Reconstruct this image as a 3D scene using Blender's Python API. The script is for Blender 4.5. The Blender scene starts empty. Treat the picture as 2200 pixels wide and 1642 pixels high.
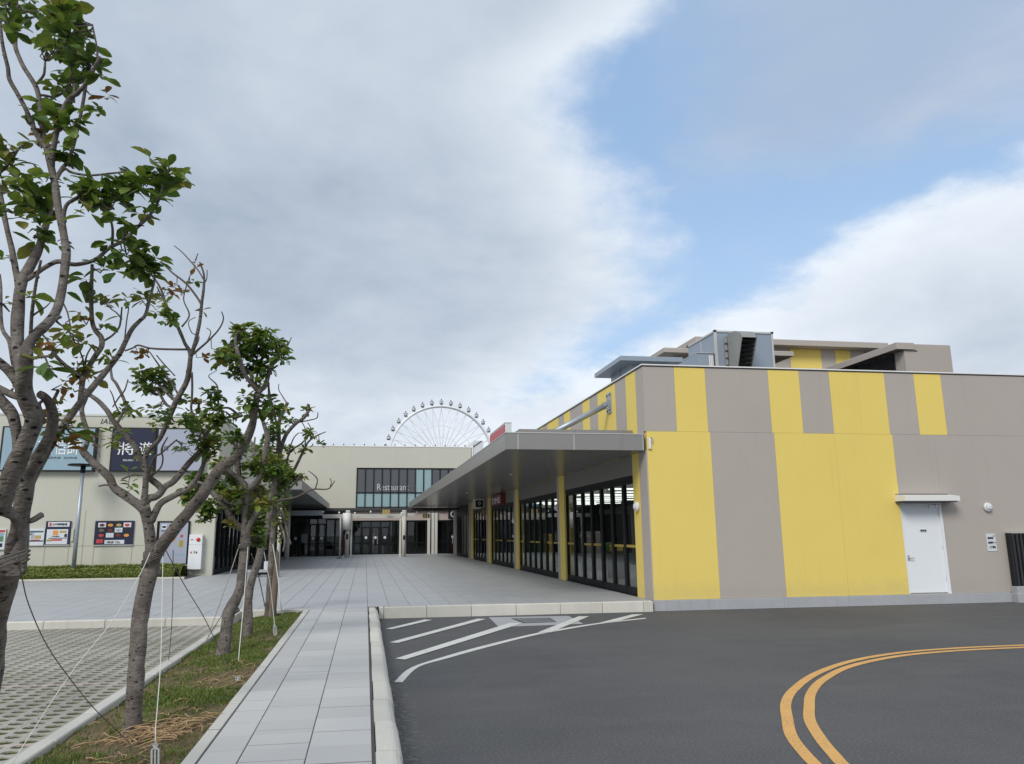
import bpy, math, random
from mathutils import Vector, Matrix, noise
R = math.radians
S = bpy.context.scene
COL = S.collection
rnd = random.Random(7)

# ------------------------------------------------------------------ camera
FPX, PITCH, YAW, ROLL = 1685.0, R(11.475), R(9.471), R(-0.485)
PW, PH, PPX, PPY = 2200.0, 1642.0, 1069.0, 804.2
CAMZ = 1.65
_F = Vector((math.sin(YAW)*math.cos(PITCH), math.cos(YAW)*math.cos(PITCH), math.sin(PITCH)))
_R0 = Vector((math.cos(YAW), -math.sin(YAW), 0)); _U0 = _R0.cross(_F)
_R = _R0*math.cos(ROLL) + _U0*math.sin(ROLL); _U = -_R0*math.sin(ROLL) + _U0*math.cos(ROLL)
cam = bpy.data.cameras.new('camera'); camo = bpy.data.objects.new('camera', cam); COL.objects.link(camo)
camo.matrix_world = Matrix(((_R.x, _U.x, -_F.x, 0), (_R.y, _U.y, -_F.y, 0), (_R.z, _U.z, -_F.z, CAMZ), (0, 0, 0, 1)))
cam.sensor_width = 36; cam.lens = FPX/PW*36
cam.shift_x = (PW/2-PPX)/PW; cam.shift_y = -(PH/2-PPY)/PW
cam.clip_start = .05; cam.clip_end = 4000
S.camera = camo

def ray(x, y): return _F + _R*((x-PPX)/FPX) - _U*((y-PPY)/FPX)
def at(x, y, Y):                      # survey helper: photo point at a depth -> place in the scene
    d = ray(x, y); t = Y/d.y; return Vector((d.x*t, Y, CAMZ+d.z*t))
def atz(x, y, z):
    d = ray(x, y); t = (z-CAMZ)/d.z; return Vector((d.x*t, d.y*t, z))

# ------------------------------------------------------------------ render / exposure
S.render.engine = 'CYCLES'
S.view_settings.view_transform = 'Standard'; S.view_settings.look = 'None'
S.view_settings.gamma = 1; S.view_settings.use_curve_mapping = False
S.view_settings.exposure = 0.55
S.cycles.max_bounces = 8; S.cycles.transparent_max_bounces = 16

# ------------------------------------------------------------------ node expression helper
class E:
    def __init__(s, nt, sock): s.nt = nt; s.s = sock
    def _m(s, op, *o, clamp=False):
        n = s.nt.nodes.new('ShaderNodeMath'); n.operation = op; n.use_clamp = clamp
        for i, a in enumerate((s,)+o):
            if isinstance(a, E): s.nt.links.new(a.s, n.inputs[i])
            else: n.inputs[i].default_value = a
        return E(s.nt, n.outputs[0])
    def __add__(s, o): return s._m('ADD', o)
    def __radd__(s, o): return s._m('ADD', o)
    def __sub__(s, o): return s._m('SUBTRACT', o)
    def __rsub__(s, o): return (s*-1)+o
    def __mul__(s, o): return s._m('MULTIPLY', o)
    def __rmul__(s, o): return s._m('MULTIPLY', o)
    def __truediv__(s, o): return s._m('DIVIDE', o)
    def min(s, o): return s._m('MINIMUM', o)
    def max(s, o): return s._m('MAXIMUM', o)
    def abs(s): return s._m('ABSOLUTE')
    def floor(s): return s._m('FLOOR')
    def sqrt(s): return s._m('SQRT')
    def lt(s, o): return s._m('LESS_THAN', o)
    def clamp(s): return s._m('ADD', 0.0, clamp=True)
    def ss(s, a, b, lo=0.0, hi=1.0):
        n = s.nt.nodes.new('ShaderNodeMapRange'); n.interpolation_type = 'SMOOTHSTEP'
        s.nt.links.new(s.s, n.inputs[0])
        for i, v in ((1, a), (2, b), (3, lo), (4, hi)): n.inputs[i].default_value = v
        return E(s.nt, n.outputs[0])

def mixc(nt, f, a, b, blend='MIX'):
    n = nt.nodes.new('ShaderNodeMix'); n.data_type = 'RGBA'; n.blend_type = blend
    for i, v in ((0, f), (6, a), (7, b)):
        if isinstance(v, E): nt.links.new(v.s, n.inputs[i])
        elif i == 0: n.inputs[0].default_value = v
        else: n.inputs[i].default_value = (*v[:3], 1)
    return E(nt, n.outputs[2])
def comb(nt, x, y, z):
    n = nt.nodes.new('ShaderNodeCombineXYZ')
    for i, v in enumerate((x, y, z)):
        if isinstance(v, E): nt.links.new(v.s, n.inputs[i])
        else: n.inputs[i].default_value = v
    return E(nt, n.outputs[0])
def noi(nt, vec, scale, detail=4, rough=.55, dist=0.0):
    n = nt.nodes.new('ShaderNodeTexNoise'); nt.links.new(vec.s, n.inputs['Vector'])
    n.inputs['Scale'].default_value = scale; n.inputs['Detail'].default_value = detail
    n.inputs['Roughness'].default_value = rough; n.inputs['Distortion'].default_value = dist
    return E(nt, n.outputs[0])

# ------------------------------------------------------------------ sky
SUN_EL, SUN_AZ = R(38), R(215)          # azimuth clockwise from +Y: behind the camera, to the left
w = bpy.data.worlds.new('World'); S.world = w; w.use_nodes = True
nt = w.node_tree; nt.nodes.clear()
sky = nt.nodes.new('ShaderNodeTexSky'); sky.sky_type = 'NISHITA'; sky.sun_disc = False
sky.sun_elevation = SUN_EL; sky.sun_rotation = SUN_AZ; sky.air_density = 1.0; sky.dust_density = 1.2; sky.ozone_density = 1.5
tc = nt.nodes.new('ShaderNodeTexCoord'); dirv = E(nt, tc.outputs['Generated'])
sp = nt.nodes.new('ShaderNodeSeparateXYZ'); nt.links.new(dirv.s, sp.inputs[0])
dx, dy, dz = (E(nt, sp.outputs[i]) for i in range(3))
az = dx._m('ARCTAN2', dy); el = dz._m('ARCSINE')
# cloud noise lives on a flat layer so it shrinks towards the horizon
lay = dz.max(0.0)+.28
lu, lv = dx/lay, dy/lay
cv = comb(nt, lu, lv, 0.0)
n1 = noi(nt, cv, 1.7, 8, .56, .25); n2 = noi(nt, cv, 4.5, 8, .58, .15); n3 = noi(nt, cv, .85, 4, .5, .3)
def seg(ax, ay, bx, by):
    vx, vy = bx-ax, by-ay; L = vx*vx+vy*vy
    px, py = az-ax, el-ay
    t = ((px*vx+py*vy)*(1/L)).clamp()
    ex, ey = px-t*vx, py-t*vy
    return (ex*ex+ey*ey).sqrt()
def curve(x, pts, lo, hi, vlo, vhi):
    n = nt.nodes.new('ShaderNodeFloatCurve'); c = n.mapping.curves[0]
    q = [((u-lo)/(hi-lo), (v-vlo)/(vhi-vlo)) for u, v in pts]
    c.points[0].location = q[0]; c.points[1].location = q[-1]
    for u in q[1:-1]: c.points.new(*u)
    n.mapping.update(); nt.links.new(((x-lo)*(1/(hi-lo))).clamp().s, n.inputs['Value'])
    return E(nt, n.outputs[0])*(vhi-vlo)+vlo
# edge of the big left cloud (azimuth against elevation) and top of the white bank on the right
b1 = curve(el, [(.10, .18), (.236, .275), (.30, .355), (.418, .335), (.486, .30), (.546, .275), (.63, .40), (.8, .56), (1.0, .62)], .10, 1.0, 0.0, 1.0)
b2 = curve(az, [(.2, .20), (.36, .235), (.43, .258), (.54, .30), (.62, .348), (.70, .376), (.79, .388), (1.0, .40), (1.2, .42)], .2, 1.2, 0.0, 1.0)
n4 = noi(nt, cv, 12.0, 6, .62, .2)
wob = (n1-.5)*.16+(n2-.5)*.15+(n4-.5)*.075
gapl, gapr = b1-az-.012, b2-el-.006
gap0 = gapl.max(gapr)
dens = (gapl+wob).ss(-.075, .055).max((gapr+wob*.62).ss(-.022, .030))                         # 0 in the blue gap, 1 in cloud
veil = (az+wob*.9).ss(.34, .56)*(el+wob*.6).ss(.375, .49)*(1.0-dens)
thin = veil*(n1.ss(.34, .60)*.30+.66)+(1.0-veil)*n2.ss(.50, .80)*.18
side = (az.abs()).ss(.90, 1.25)
rest = n3.ss(.22, .48)
dens = dens*(1.0-side)+rest*side
# cloud brightness: bright rims beside the gap and low down, grey bellies up on the left
rim = (1.0-gap0.ss(.0, .22))*(1.0-side)
low = 1.0-el.ss(.06, .30)
br = .33-(1.0-(seg(-.27, .37, .10, .28)+(n1-.5)*.25).ss(-.05, .24))*.26*(1.0-side)+rim*.50+low*.40+az.ss(.40, .50)*(1.0-el.ss(.36, .42))*.10*(1.0-side)+(n1-.5)*.85+(n3-.5)*.75+(n2-.5)*.38+(n4-.5)*.12+side*.22
br = br.clamp()
k = 10.0
grey = tuple(k*c for c in (.275, .33, .405)); white = tuple(k*c for c in (.595, .64, .695))
cloudc = mixc(nt, br, grey, white)
blue = mixc(nt, .70, E(nt, sky.outputs[0]), tuple(k*c for c in (.265, .40, .60)))
blue = mixc(nt, (1.0-el.ss(.20, .50))*.35, blue, tuple(k*c for c in (.42, .55, .70)))
veilc = mixc(nt, n1.ss(.3, .7), tuple(k*c for c in (.30, .355, .445)), tuple(k*c for c in (.43, .475, .55)))
blue = mixc(nt, thin, blue, veilc)
skyc = mixc(nt, dens, blue, cloudc)
bg = nt.nodes.new('ShaderNodeBackground'); bg.inputs['Strength'].default_value = .1
nt.links.new(skyc.s, bg.inputs['Color'])
wo = nt.nodes.new('ShaderNodeOutputWorld'); nt.links.new(bg.outputs[0], wo.inputs[0])

sl = bpy.data.lights.new('sun', 'SUN'); sl.energy = 1.5; sl.angle = R(22); sl.color = (1, .955, .89)
so = bpy.data.objects.new('sun', sl); COL.objects.link(so)
sd = Vector((math.sin(SUN_AZ)*math.cos(SUN_EL), math.cos(SUN_AZ)*math.cos(SUN_EL), math.sin(SUN_EL)))
so.rotation_euler = sd.to_track_quat('Z', 'Y').to_euler(); so.location = (0, -8, 30)

# ------------------------------------------------------------------ materials
def newmat(name):
    m = bpy.data.materials.new(name); m.use_nodes = True; nt = m.node_tree; nt.nodes.clear()
    o = nt.nodes.new('ShaderNodeOutputMaterial'); b = nt.nodes.new('ShaderNodeBsdfPrincipled')
    nt.links.new(b.outputs[0], o.inputs[0]); return m, nt, b, o
def pos(nt):
    g = nt.nodes.new('ShaderNodeNewGeometry'); return E(nt, g.outputs['Position'])
def vscale(nt, v, s):
    n = nt.nodes.new('ShaderNodeVectorMath'); n.operation = 'MULTIPLY'; nt.links.new(v.s, n.inputs[0]); n.inputs[1].default_value = s
    return E(nt, n.outputs[0])
def sepv(nt, v):
    n = nt.nodes.new('ShaderNodeSeparateXYZ'); nt.links.new(v.s, n.inputs[0]); return [E(nt, n.outputs[i]) for i in range(3)]
def bump(nt, b, h, strength, dist=.01):
    n = nt.nodes.new('ShaderNodeBump'); n.inputs['Strength'].default_value = strength; n.inputs['Distance'].default_value = dist
    nt.links.new(h.s, n.inputs['Height']); nt.links.new(n.outputs[0], b.inputs['Normal'])
def setp(b, rough=.6, metal=0.0, spec=.4):
    b.inputs['Roughness'].default_value = rough; b.inputs['Metallic'].default_value = metal
    b.inputs['Specular IOR Level'].default_value = spec
GRIME = ('yellow_paint', 'taupe_paint', 'cream_render')
def mat(name, col, rough=.6, var=.12, scale=1.2, fine=40.0, fvar=.06, bmp=0.0, metal=0.0, spec=.35, streak=0.0, streakcol=None, rndvar=0.0, cell=None):
    m, nt, b, o = newmat(name); setp(b, rough, metal, spec)
    p = pos(nt)
    n = noi(nt, p, scale, 5); f = noi(nt, p, fine, 3)
    k = 1.0+(n-.5)*(2*var)+(f-.5)*(2*fvar)
    if rndvar:
        oi = nt.nodes.new('ShaderNodeObjectInfo'); k = k+(E(nt, oi.outputs['Random'])-.5)*(2*rndvar)
    if cell:
        x, y, z = sepv(nt, p)
        wn = nt.nodes.new('ShaderNodeTexWhiteNoise')
        cx = ((x-cell[0])/cell[2]).floor(); cy = ((y-cell[1])/cell[3]).floor()
        nt.links.new(comb(nt, cx, cy, 0.0).s, wn.inputs['Vector'])
        k = k+(E(nt, wn.outputs[0])-.5)*(2*cell[4])
    n2 = nt.nodes.new('ShaderNodeVectorMath'); n2.operation = 'SCALE'; n2.inputs[0].default_value = col; nt.links.new(k.s, n2.inputs['Scale'])
    c = E(nt, n2.outputs[0])
    if streak:
        sv = noi(nt, vscale(nt, p, (7, 7, .35)), 1.0, 4, .6)
        c = mixc(nt, sv.ss(.52, .80)*streak, c, streakcol or tuple(x*.5 for x in col))
    if name in GRIME:                                   # splash dirt and faint water marks on the render
        gx, gy, gz = sepv(nt, p)
        g1 = noi(nt, vscale(nt, p, (3, 3, 5)), 1.0, 5, .65)
        c = mixc(nt, (1.0-(gz-g1*.7).ss(-.10, .35))*.16, c, (.30, .27, .22))
        c = mixc(nt, noi(nt, vscale(nt, p, (5, 5, .5)), 1.0, 5, .6).ss(.60, .78)*.06, c, (.26, .24, .21))
    nt.links.new(c.s, b.inputs['Base Color'])
    if bmp: bump(nt, b, f*.6+noi(nt, p, fine*3, 2)*.4, bmp)
    return m

M = {}
M['yellow'] = mat('yellow_paint', (.755, .59, .16), .75, .05, .7, 60, .03, .12, spec=.2, streak=.10, streakcol=(.55, .43, .15))
M['taupe'] = mat('taupe_paint', (.415, .375, .338), .8, .06, .8, 60, .03, .12, spec=.2, streak=.12, streakcol=(.31, .275, .245))
M['cream'] = mat('cream_render', (.52, .512, .44), .85, .06, .5, 50, .03, .1, spec=.2, streak=.16, streakcol=(.385, .38, .325))
M['pinkish'] = mat('taupe_band', (.42, .35, .32), .8, .06, .8, 60, .03)
M['plinth'] = mat('plinth_concrete', (.36, .37, .385), .85, .16, 2.2, 45, .10, .3, streak=.35, streakcol=(.22, .22, .21))
M['coping'] = mat('coping_white', (.74, .74, .72), .5, .05)
M['darkedge'] = mat('dark_metal_edge', (.05, .05, .052), .5, .05)
M['frame'] = mat('black_aluminium', (.007, .0073, .008), .5, .1, spec=.22)
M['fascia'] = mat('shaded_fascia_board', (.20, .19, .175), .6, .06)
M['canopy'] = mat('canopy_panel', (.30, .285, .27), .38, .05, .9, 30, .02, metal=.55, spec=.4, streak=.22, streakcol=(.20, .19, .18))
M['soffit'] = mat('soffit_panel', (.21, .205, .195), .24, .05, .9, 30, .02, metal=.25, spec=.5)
M['joint'] = mat('joint_trim', (.55, .55, .53), .4, .05, metal=.4)
M['galv'] = mat('galvanised_steel', (.36, .40, .44), .42, .1, 3, 30, .05, metal=.5)
M['roofmetal'] = mat('blue_grey_sheet', (.30, .345, .40), .4, .06, .8, 30, .02, metal=.35, streak=.12)
M['hood'] = mat('hood_steel', (.30, .30, .28), .5, .12, 2, 30, .05, metal=.3, streak=.3)
M['white'] = mat('white_paint', (.74, .765, .79), .5, .04, 1.5, 30, .02, streak=.10, streakcol=(.55, .56, .57))
M['whiteplastic'] = mat('white_plastic', (.72, .72, .69), .4, .04)
M['red'] = mat('red_sign', (.42, .045, .055), .4, .05)
M['redgloss'] = mat('red_dome', (.60, .03, .02), .2, .05, spec=.6)
M['darkred'] = mat('dark_red_sign', (.16, .03, .03), .4, .08)
M['black'] = mat('black_paint', (.012, .012, .013), .5, .1)
M['ink'] = mat('dark_ink', (.015, .018, .03), .6, .05)
M['window_letter'] = mat('window_lettering', (.50, .51, .53), .5, .02)
M['letter'] = mat('white_letter', (.82, .82, .82), .4, .02)
M['navy'] = mat('navy_print', (.018, .022, .05), .4, .08)
M['signblue'] = mat('pale_blue_print', (.27, .385, .455), .35, .06, .8)
M['signlilac'] = mat('pale_lilac_print', (.36, .385, .47), .35, .05, .8)
M['paper'] = mat('paper_print', (.62, .66, .70), .5, .06)
M['orange'] = mat('orange_print', (.70, .30, .06), .5, .2, 14)
M['redprint'] = mat('red_print', (.50, .06, .06), .5, .15, 12)
M['greenprint'] = mat('green_print', (.10, .22, .09), .5, .3, 18)
M['yellowtape'] = mat('yellow_tape', (.36, .27, .04), .5, .05)
M['gold'] = mat('gold_lantern', (.45, .33, .12), .4, .2, 20)
M['asphaltbase'] = None
M['kerb'] = mat('kerb_concrete', (.57, .55, .495), .9, .14, 2.0, 55, .10, .35, rndvar=.06, streak=.25, streakcol=(.33, .31, .27), spec=.2)
M['edging'] = mat('edging_concrete', (.51, .50, .455), .9, .14, 2.0, 55, .10, .3, rndvar=.05, streak=.0, spec=.2)
M['granite'] = mat('granite_tile', (.475, .472, .46), .62, .05, .5, 90, .08, .05, cell=(.08, 5.51, .43, .425, .075), spec=.3)
M['granite2'] = mat('granite_tile_plaza', (.385, .392, .395), .5, .05, .35, 90, .06, .05, cell=(.08, 16.24, .43, .43, .045), spec=.4)
M['jointdirt'] = mat('joint_dirt', (.075, .072, .068), .95, .3, 3)
M['paver'] = None
M['darkfloor'] = mat('interior_floor', (.16, .16, .165), .4, .1)
M['darkwall'] = mat('interior_wall', (.075, .075, .08), .7, .2)
M['teal'] = mat('interior_teal', (.07, .13, .15), .6, .3, 3)
M['roof'] = mat('roof_membrane', (.32, .32, .31), .9, .1)
M['rope_white'] = mat('white_rope', (.60, .59, .55), .8, .1)
M['rope_dark'] = mat('dark_rope', (.12, .11, .095), .9, .2)
M['steel'] = mat('bright_steel', (.50, .50, .50), .35, .1, metal=.7)
M['stake'] = mat('weathered_timber', (.17, .135, .105), .9, .25, 6, 60, .15, .4)
M['straw'] = mat('dry_straw', (.36, .245, .135), .9, .35, 9, 60, .2)
M['pale_post'] = mat('pale_column_paint', (.56, .55, .50), .6, .06, streak=.2)
M['wheelwhite'] = mat('wheel_white_steel', (.72, .74, .76), .4, .03)
M['gond'] = mat('gondola_silver', (.55, .57, .60), .3, .1, metal=.2)
M['slate'] = mat('louvre_dark', (.03, .03, .034), .5, .1)
M['plate_white'] = mat('notice_plate', (.60, .64, .66), .4, .05)

def asphalt():
    m, nt, b, o = newmat('asphalt'); setp(b, .85, 0, .25); p = pos(nt)
    big = noi(nt, p, .35, 6, .6); mid = noi(nt, p, 2.2, 5, .6); fine = noi(nt, p, 48, 5, .75)
    vor = nt.nodes.new('ShaderNodeTexVoronoi'); nt.links.new(p.s, vor.inputs['Vector']); vor.inputs['Scale'].default_value = 120
    v = E(nt, vor.outputs['Distance'])
    wn = nt.nodes.new('ShaderNodeTexVoronoi'); nt.links.new(p.s, wn.inputs['Vector']); wn.inputs['Scale'].default_value = 16
    chips = 1.0-E(nt, wn.outputs['Distance']).ss(.04, .075)
    c = mixc(nt, big.ss(.3, .7), (.074, .0745, .078), (.10, .0995, .102))
    c = mixc(nt, mid.ss(.35, .75)*.5, c, (.10, .099, .099))
    c = mixc(nt, fine.ss(.50, .68)*.75, c, (.19, .187, .182))
    c = mixc(nt, (1.0-fine.ss(.30, .46))*.75, c, (.028, .028, .03))
    c = mixc(nt, chips*.5, c, (.34, .33, .31))
    st_ = noi(nt, vscale(nt, p, (.35, 1.6, 1)), 1.0, 5, .6).ss(.48, .72)
    c = mixc(nt, st_*.30, c, (.135, .132, .13))
    pt = noi(nt, p, .16, 2, .4, .6).ss(.55, .60)
    c = mixc(nt, pt*.22, c, (.055, .055, .058))
    # dust gathered along the kerb foot
    x, y, z = sepv(nt, p)
    dust = (1.0-x.ss(.28, .62))*noi(nt, p, 14, 4, .7).ss(.50, .66)
    c = mixc(nt, dust*.65, c, (.26, .25, .225))
    nt.links.new(c.s, b.inputs['Base Color'])
    bump(nt, b, fine*.5+v*.5, .6, .006); return m
M['asphalt'] = asphalt()

def roadpaint(name, col):
    m, nt, b, o = newmat(name); setp(b, .65, 0, .3); p = pos(nt)
    worn = noi(nt, p, 45, 5, .75).ss(.52, .68)*noi(nt, p, 2.0, 3).ss(.38, .60)
    c = mixc(nt, noi(nt, p, 6, 4).ss(.3, .7)*.22, col, tuple(x*.72 for x in col))
    c = mixc(nt, worn*.8, c, (.08, .08, .08)); nt.links.new(c.s, b.inputs['Base Color'])
    bump(nt, b, noi(nt, p, 120, 2), .35, .004); return m
M['roadwhite'] = roadpaint('white_road_paint', (.64, .64, .60)); M['roadyellow'] = roadpaint('orange_road_paint', (.68, .385, .125))

def paverm():
    m, nt, b, o = newmat('grass_paver_concrete'); setp(b, .9, 0, .2); p = pos(nt); x, y, z = sepv(nt, p)
    big = noi(nt, p, .55, 5, .6); fine = noi(nt, p, 70, 3)
    c = mixc(nt, big.ss(.32, .68), (.30, .288, .25), (.44, .425, .375))
    c = mixc(nt, fine.ss(.4, .75)*.5, c, (.27, .255, .215))
    c = mixc(nt, noi(nt, p, 1.7, 4).ss(.52, .74)*.38, c, (.24, .235, .16))      # moss film
    for y0 in (6.95, 9.6):                                                       # worn pink bay lines
        ln = (1.0-(y-y0).abs().ss(.05, .085))*noi(nt, p, 9, 4, .7).ss(.36, .56)
        c = mixc(nt, ln*.55, c, (.56, .42, .40))
    nt.links.new(c.s, b.inputs['Base Color']); bump(nt, b, fine, .4, .006); return m
M['paver'] = paverm()

def soil():
    m, nt, b, o = newmat('soil'); setp(b, .95, 0, .15); p = pos(nt)
    a = noi(nt, p, 2.2, 5, .6); f = noi(nt, p, 45, 4, .7)
    c = mixc(nt, a.ss(.35, .65), (.135, .095, .062), (.225, .162, .105))
    c = mixc(nt, f.ss(.45, .7)*.7, c, (.085, .095, .035)); c = mixc(nt, noi(nt, p, 90, 2).ss(.66, .75)*.6, c, (.30, .235, .16))
    nt.links.new(c.s, b.inputs['Base Color']); bump(nt, b, f, .8, .02); return m
M['soil'] = soil()
def moss():
    m, nt, b, o = newmat('moss_in_paver_cells'); setp(b, .95, 0, .15); p = pos(nt)
    f = noi(nt, p, 60, 4, .7); a = noi(nt, p, 1.1, 4)
    c = mixc(nt, f.ss(.35, .65), (.028, .034, .010), (.105, .130, .030)); c = mixc(nt, a.ss(.45, .7)*.6, c, (.075, .052, .03))
    nt.links.new(c.s, b.inputs['Base Color']); bump(nt, b, f, .8, .02); return m
M['moss'] = moss()

def bark():
    m, nt, b, o = newmat('grey_bark'); setp(b, .9, 0, .2); p = pos(nt)
    a = noi(nt, p, 6, 5, .6); f = noi(nt, p, 70, 3, .6)
    c = mixc(nt, a.ss(.3, .7), (.105, .090, .079), (.205, .183, .164))
    band = noi(nt, vscale(nt, p, (14, 14, 46)), 1.0, 3, .6, .8)
    c = mixc(nt, band.ss(.54, .66)*.62, c, (.07, .057, .049))
    vo = nt.nodes.new('ShaderNodeTexVoronoi'); nt.links.new(vscale(nt, p, (17, 17, 30)).s, vo.inputs['Vector']); vo.inputs['Scale'].default_value = 1.0
    spot = (1.0-E(nt, vo.outputs['Distance']).ss(.12, .27))*noi(nt, p, 9, 2).ss(.40, .52)
    c = mixc(nt, spot*1.0, c, (.020, .016, .014))
    c = mixc(nt, noi(nt, p, 16, 4, .65).ss(.56, .70)*.5, c, (.30, .285, .26))
    nt.links.new(c.s, b.inputs['Base Color']); bump(nt, b, band*.6+f*.4+noi(nt, p, 22, 4, .6)*.5-spot*.7, 1.0, .02); return m
M['bark'] = bark()
M['twig'] = mat('twig_bark', (.105, .085, .072), .9, .25, 12, 60, .1)

def leafm(name, c1, c2, tr=.35):
    m, nt, b, o = newmat(name); setp(b, .42, 0, .35); p = pos(nt)
    wn = nt.nodes.new('ShaderNodeTexWhiteNoise'); nt.links.new(vscale(nt, p, (1, 1, 1)).s, wn.inputs['Vector'])
    c = mixc(nt, noi(nt, p, 7, 3).ss(.3, .7), c1, c2)
    nt.links.new(c.s, b.inputs['Base Color'])
    t = nt.nodes.new('ShaderNodeBsdfTranslucent'); c2n = mixc(nt, .45, c, (.20, .28, .02) if 'green' in name else c2)
    nt.links.new(c2n.s, t.inputs['Color'])
    mx = nt.nodes.new('ShaderNodeMixShader'); mx.inputs[0].default_value = tr
    nt.links.new(b.outputs[0], mx.inputs[1]); nt.links.new(t.outputs[0], mx.inputs[2]); nt.links.new(mx.outputs[0], o.inputs[0]); return m
M['d'] = leafm('dark_green_leaf', (.032, .078, .018), (.085, .155, .03), .32)
M['g'] = leafm('mid_green_leaf', (.10, .175, .03), (.22, .29, .06), .42)
M['y'] = leafm('yellow_green_leaf', (.16, .17, .035), (.31, .25, .07), .4)
M['o'] = leafm('rusty_leaf', (.18, .085, .022), (.28, .15, .045), .35)
M['grass'] = leafm('grass_blade_green', (.075, .13, .024), (.185, .235, .055), .3)
M['grassdry'] = leafm('grass_blade_dry', (.15, .13, .05), (.26, .20, .095), .3)
M['hedge'] = leafm('hedge_leaf_green', (.15, .20, .04), (.36, .40, .12), .25)
M['hedgecore'] = mat('hedge_core', (.12, .15, .04), .95, .3, 8)

def glass(name, tint, ior=1.5, rough=0.0):
    m, nt, b, o = newmat(name); nt.nodes.remove(b)
    t = nt.nodes.new('ShaderNodeBsdfTransparent'); t.inputs[0].default_value = (*tint, 1)
    g = nt.nodes.new('ShaderNodeBsdfGlossy'); g.inputs['Roughness'].default_value = rough; g.inputs[0].default_value = (.92, .96, .97, 1)
    f = nt.nodes.new('ShaderNodeFresnel'); f.inputs[0].default_value = ior
    mx = nt.nodes.new('ShaderNodeMixShader'); gg = nt.nodes.new('ShaderNodeNewGeometry'); nt.links.new((E(nt, f.outputs[0])*(1.0-E(nt, gg.outputs['Backfacing']))).s, mx.inputs[0])
    nt.links.new(t.outputs[0], mx.inputs[1]); nt.links.new(g.outputs[0], mx.inputs[2]); nt.links.new(mx.outputs[0], o.inputs[0]); return m
M['glass'] = glass('shop_glass', (.70, .74, .74), 1.62)
M['glassdark'] = glass('tinted_glass', (.55, .57, .58), 1.6)
M['glassblind'] = mat('frosted_cyan_glass', (.26, .385, .40), .12, .05, .5, spec=.6)
M['glassgrey'] = mat('back_painted_grey_glass', (.075, .082, .092), .10, .06, .5, spec=.6)
M['glassclear'] = glass('balustrade_glass', (.80, .86, .88), 1.5)
def emis(name, col, st):
    m, nt, b, o = newmat(name); e = nt.nodes.new('ShaderNodeEmission'); e.inputs[0].default_value = (*col, 1); e.inputs[1].default_value = st
    nt.links.new(e.outputs[0], o.inputs[0]); return m
M['lamp'] = emis('lit_ceiling_tube', (1, .97, .9), 2.0)

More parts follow.
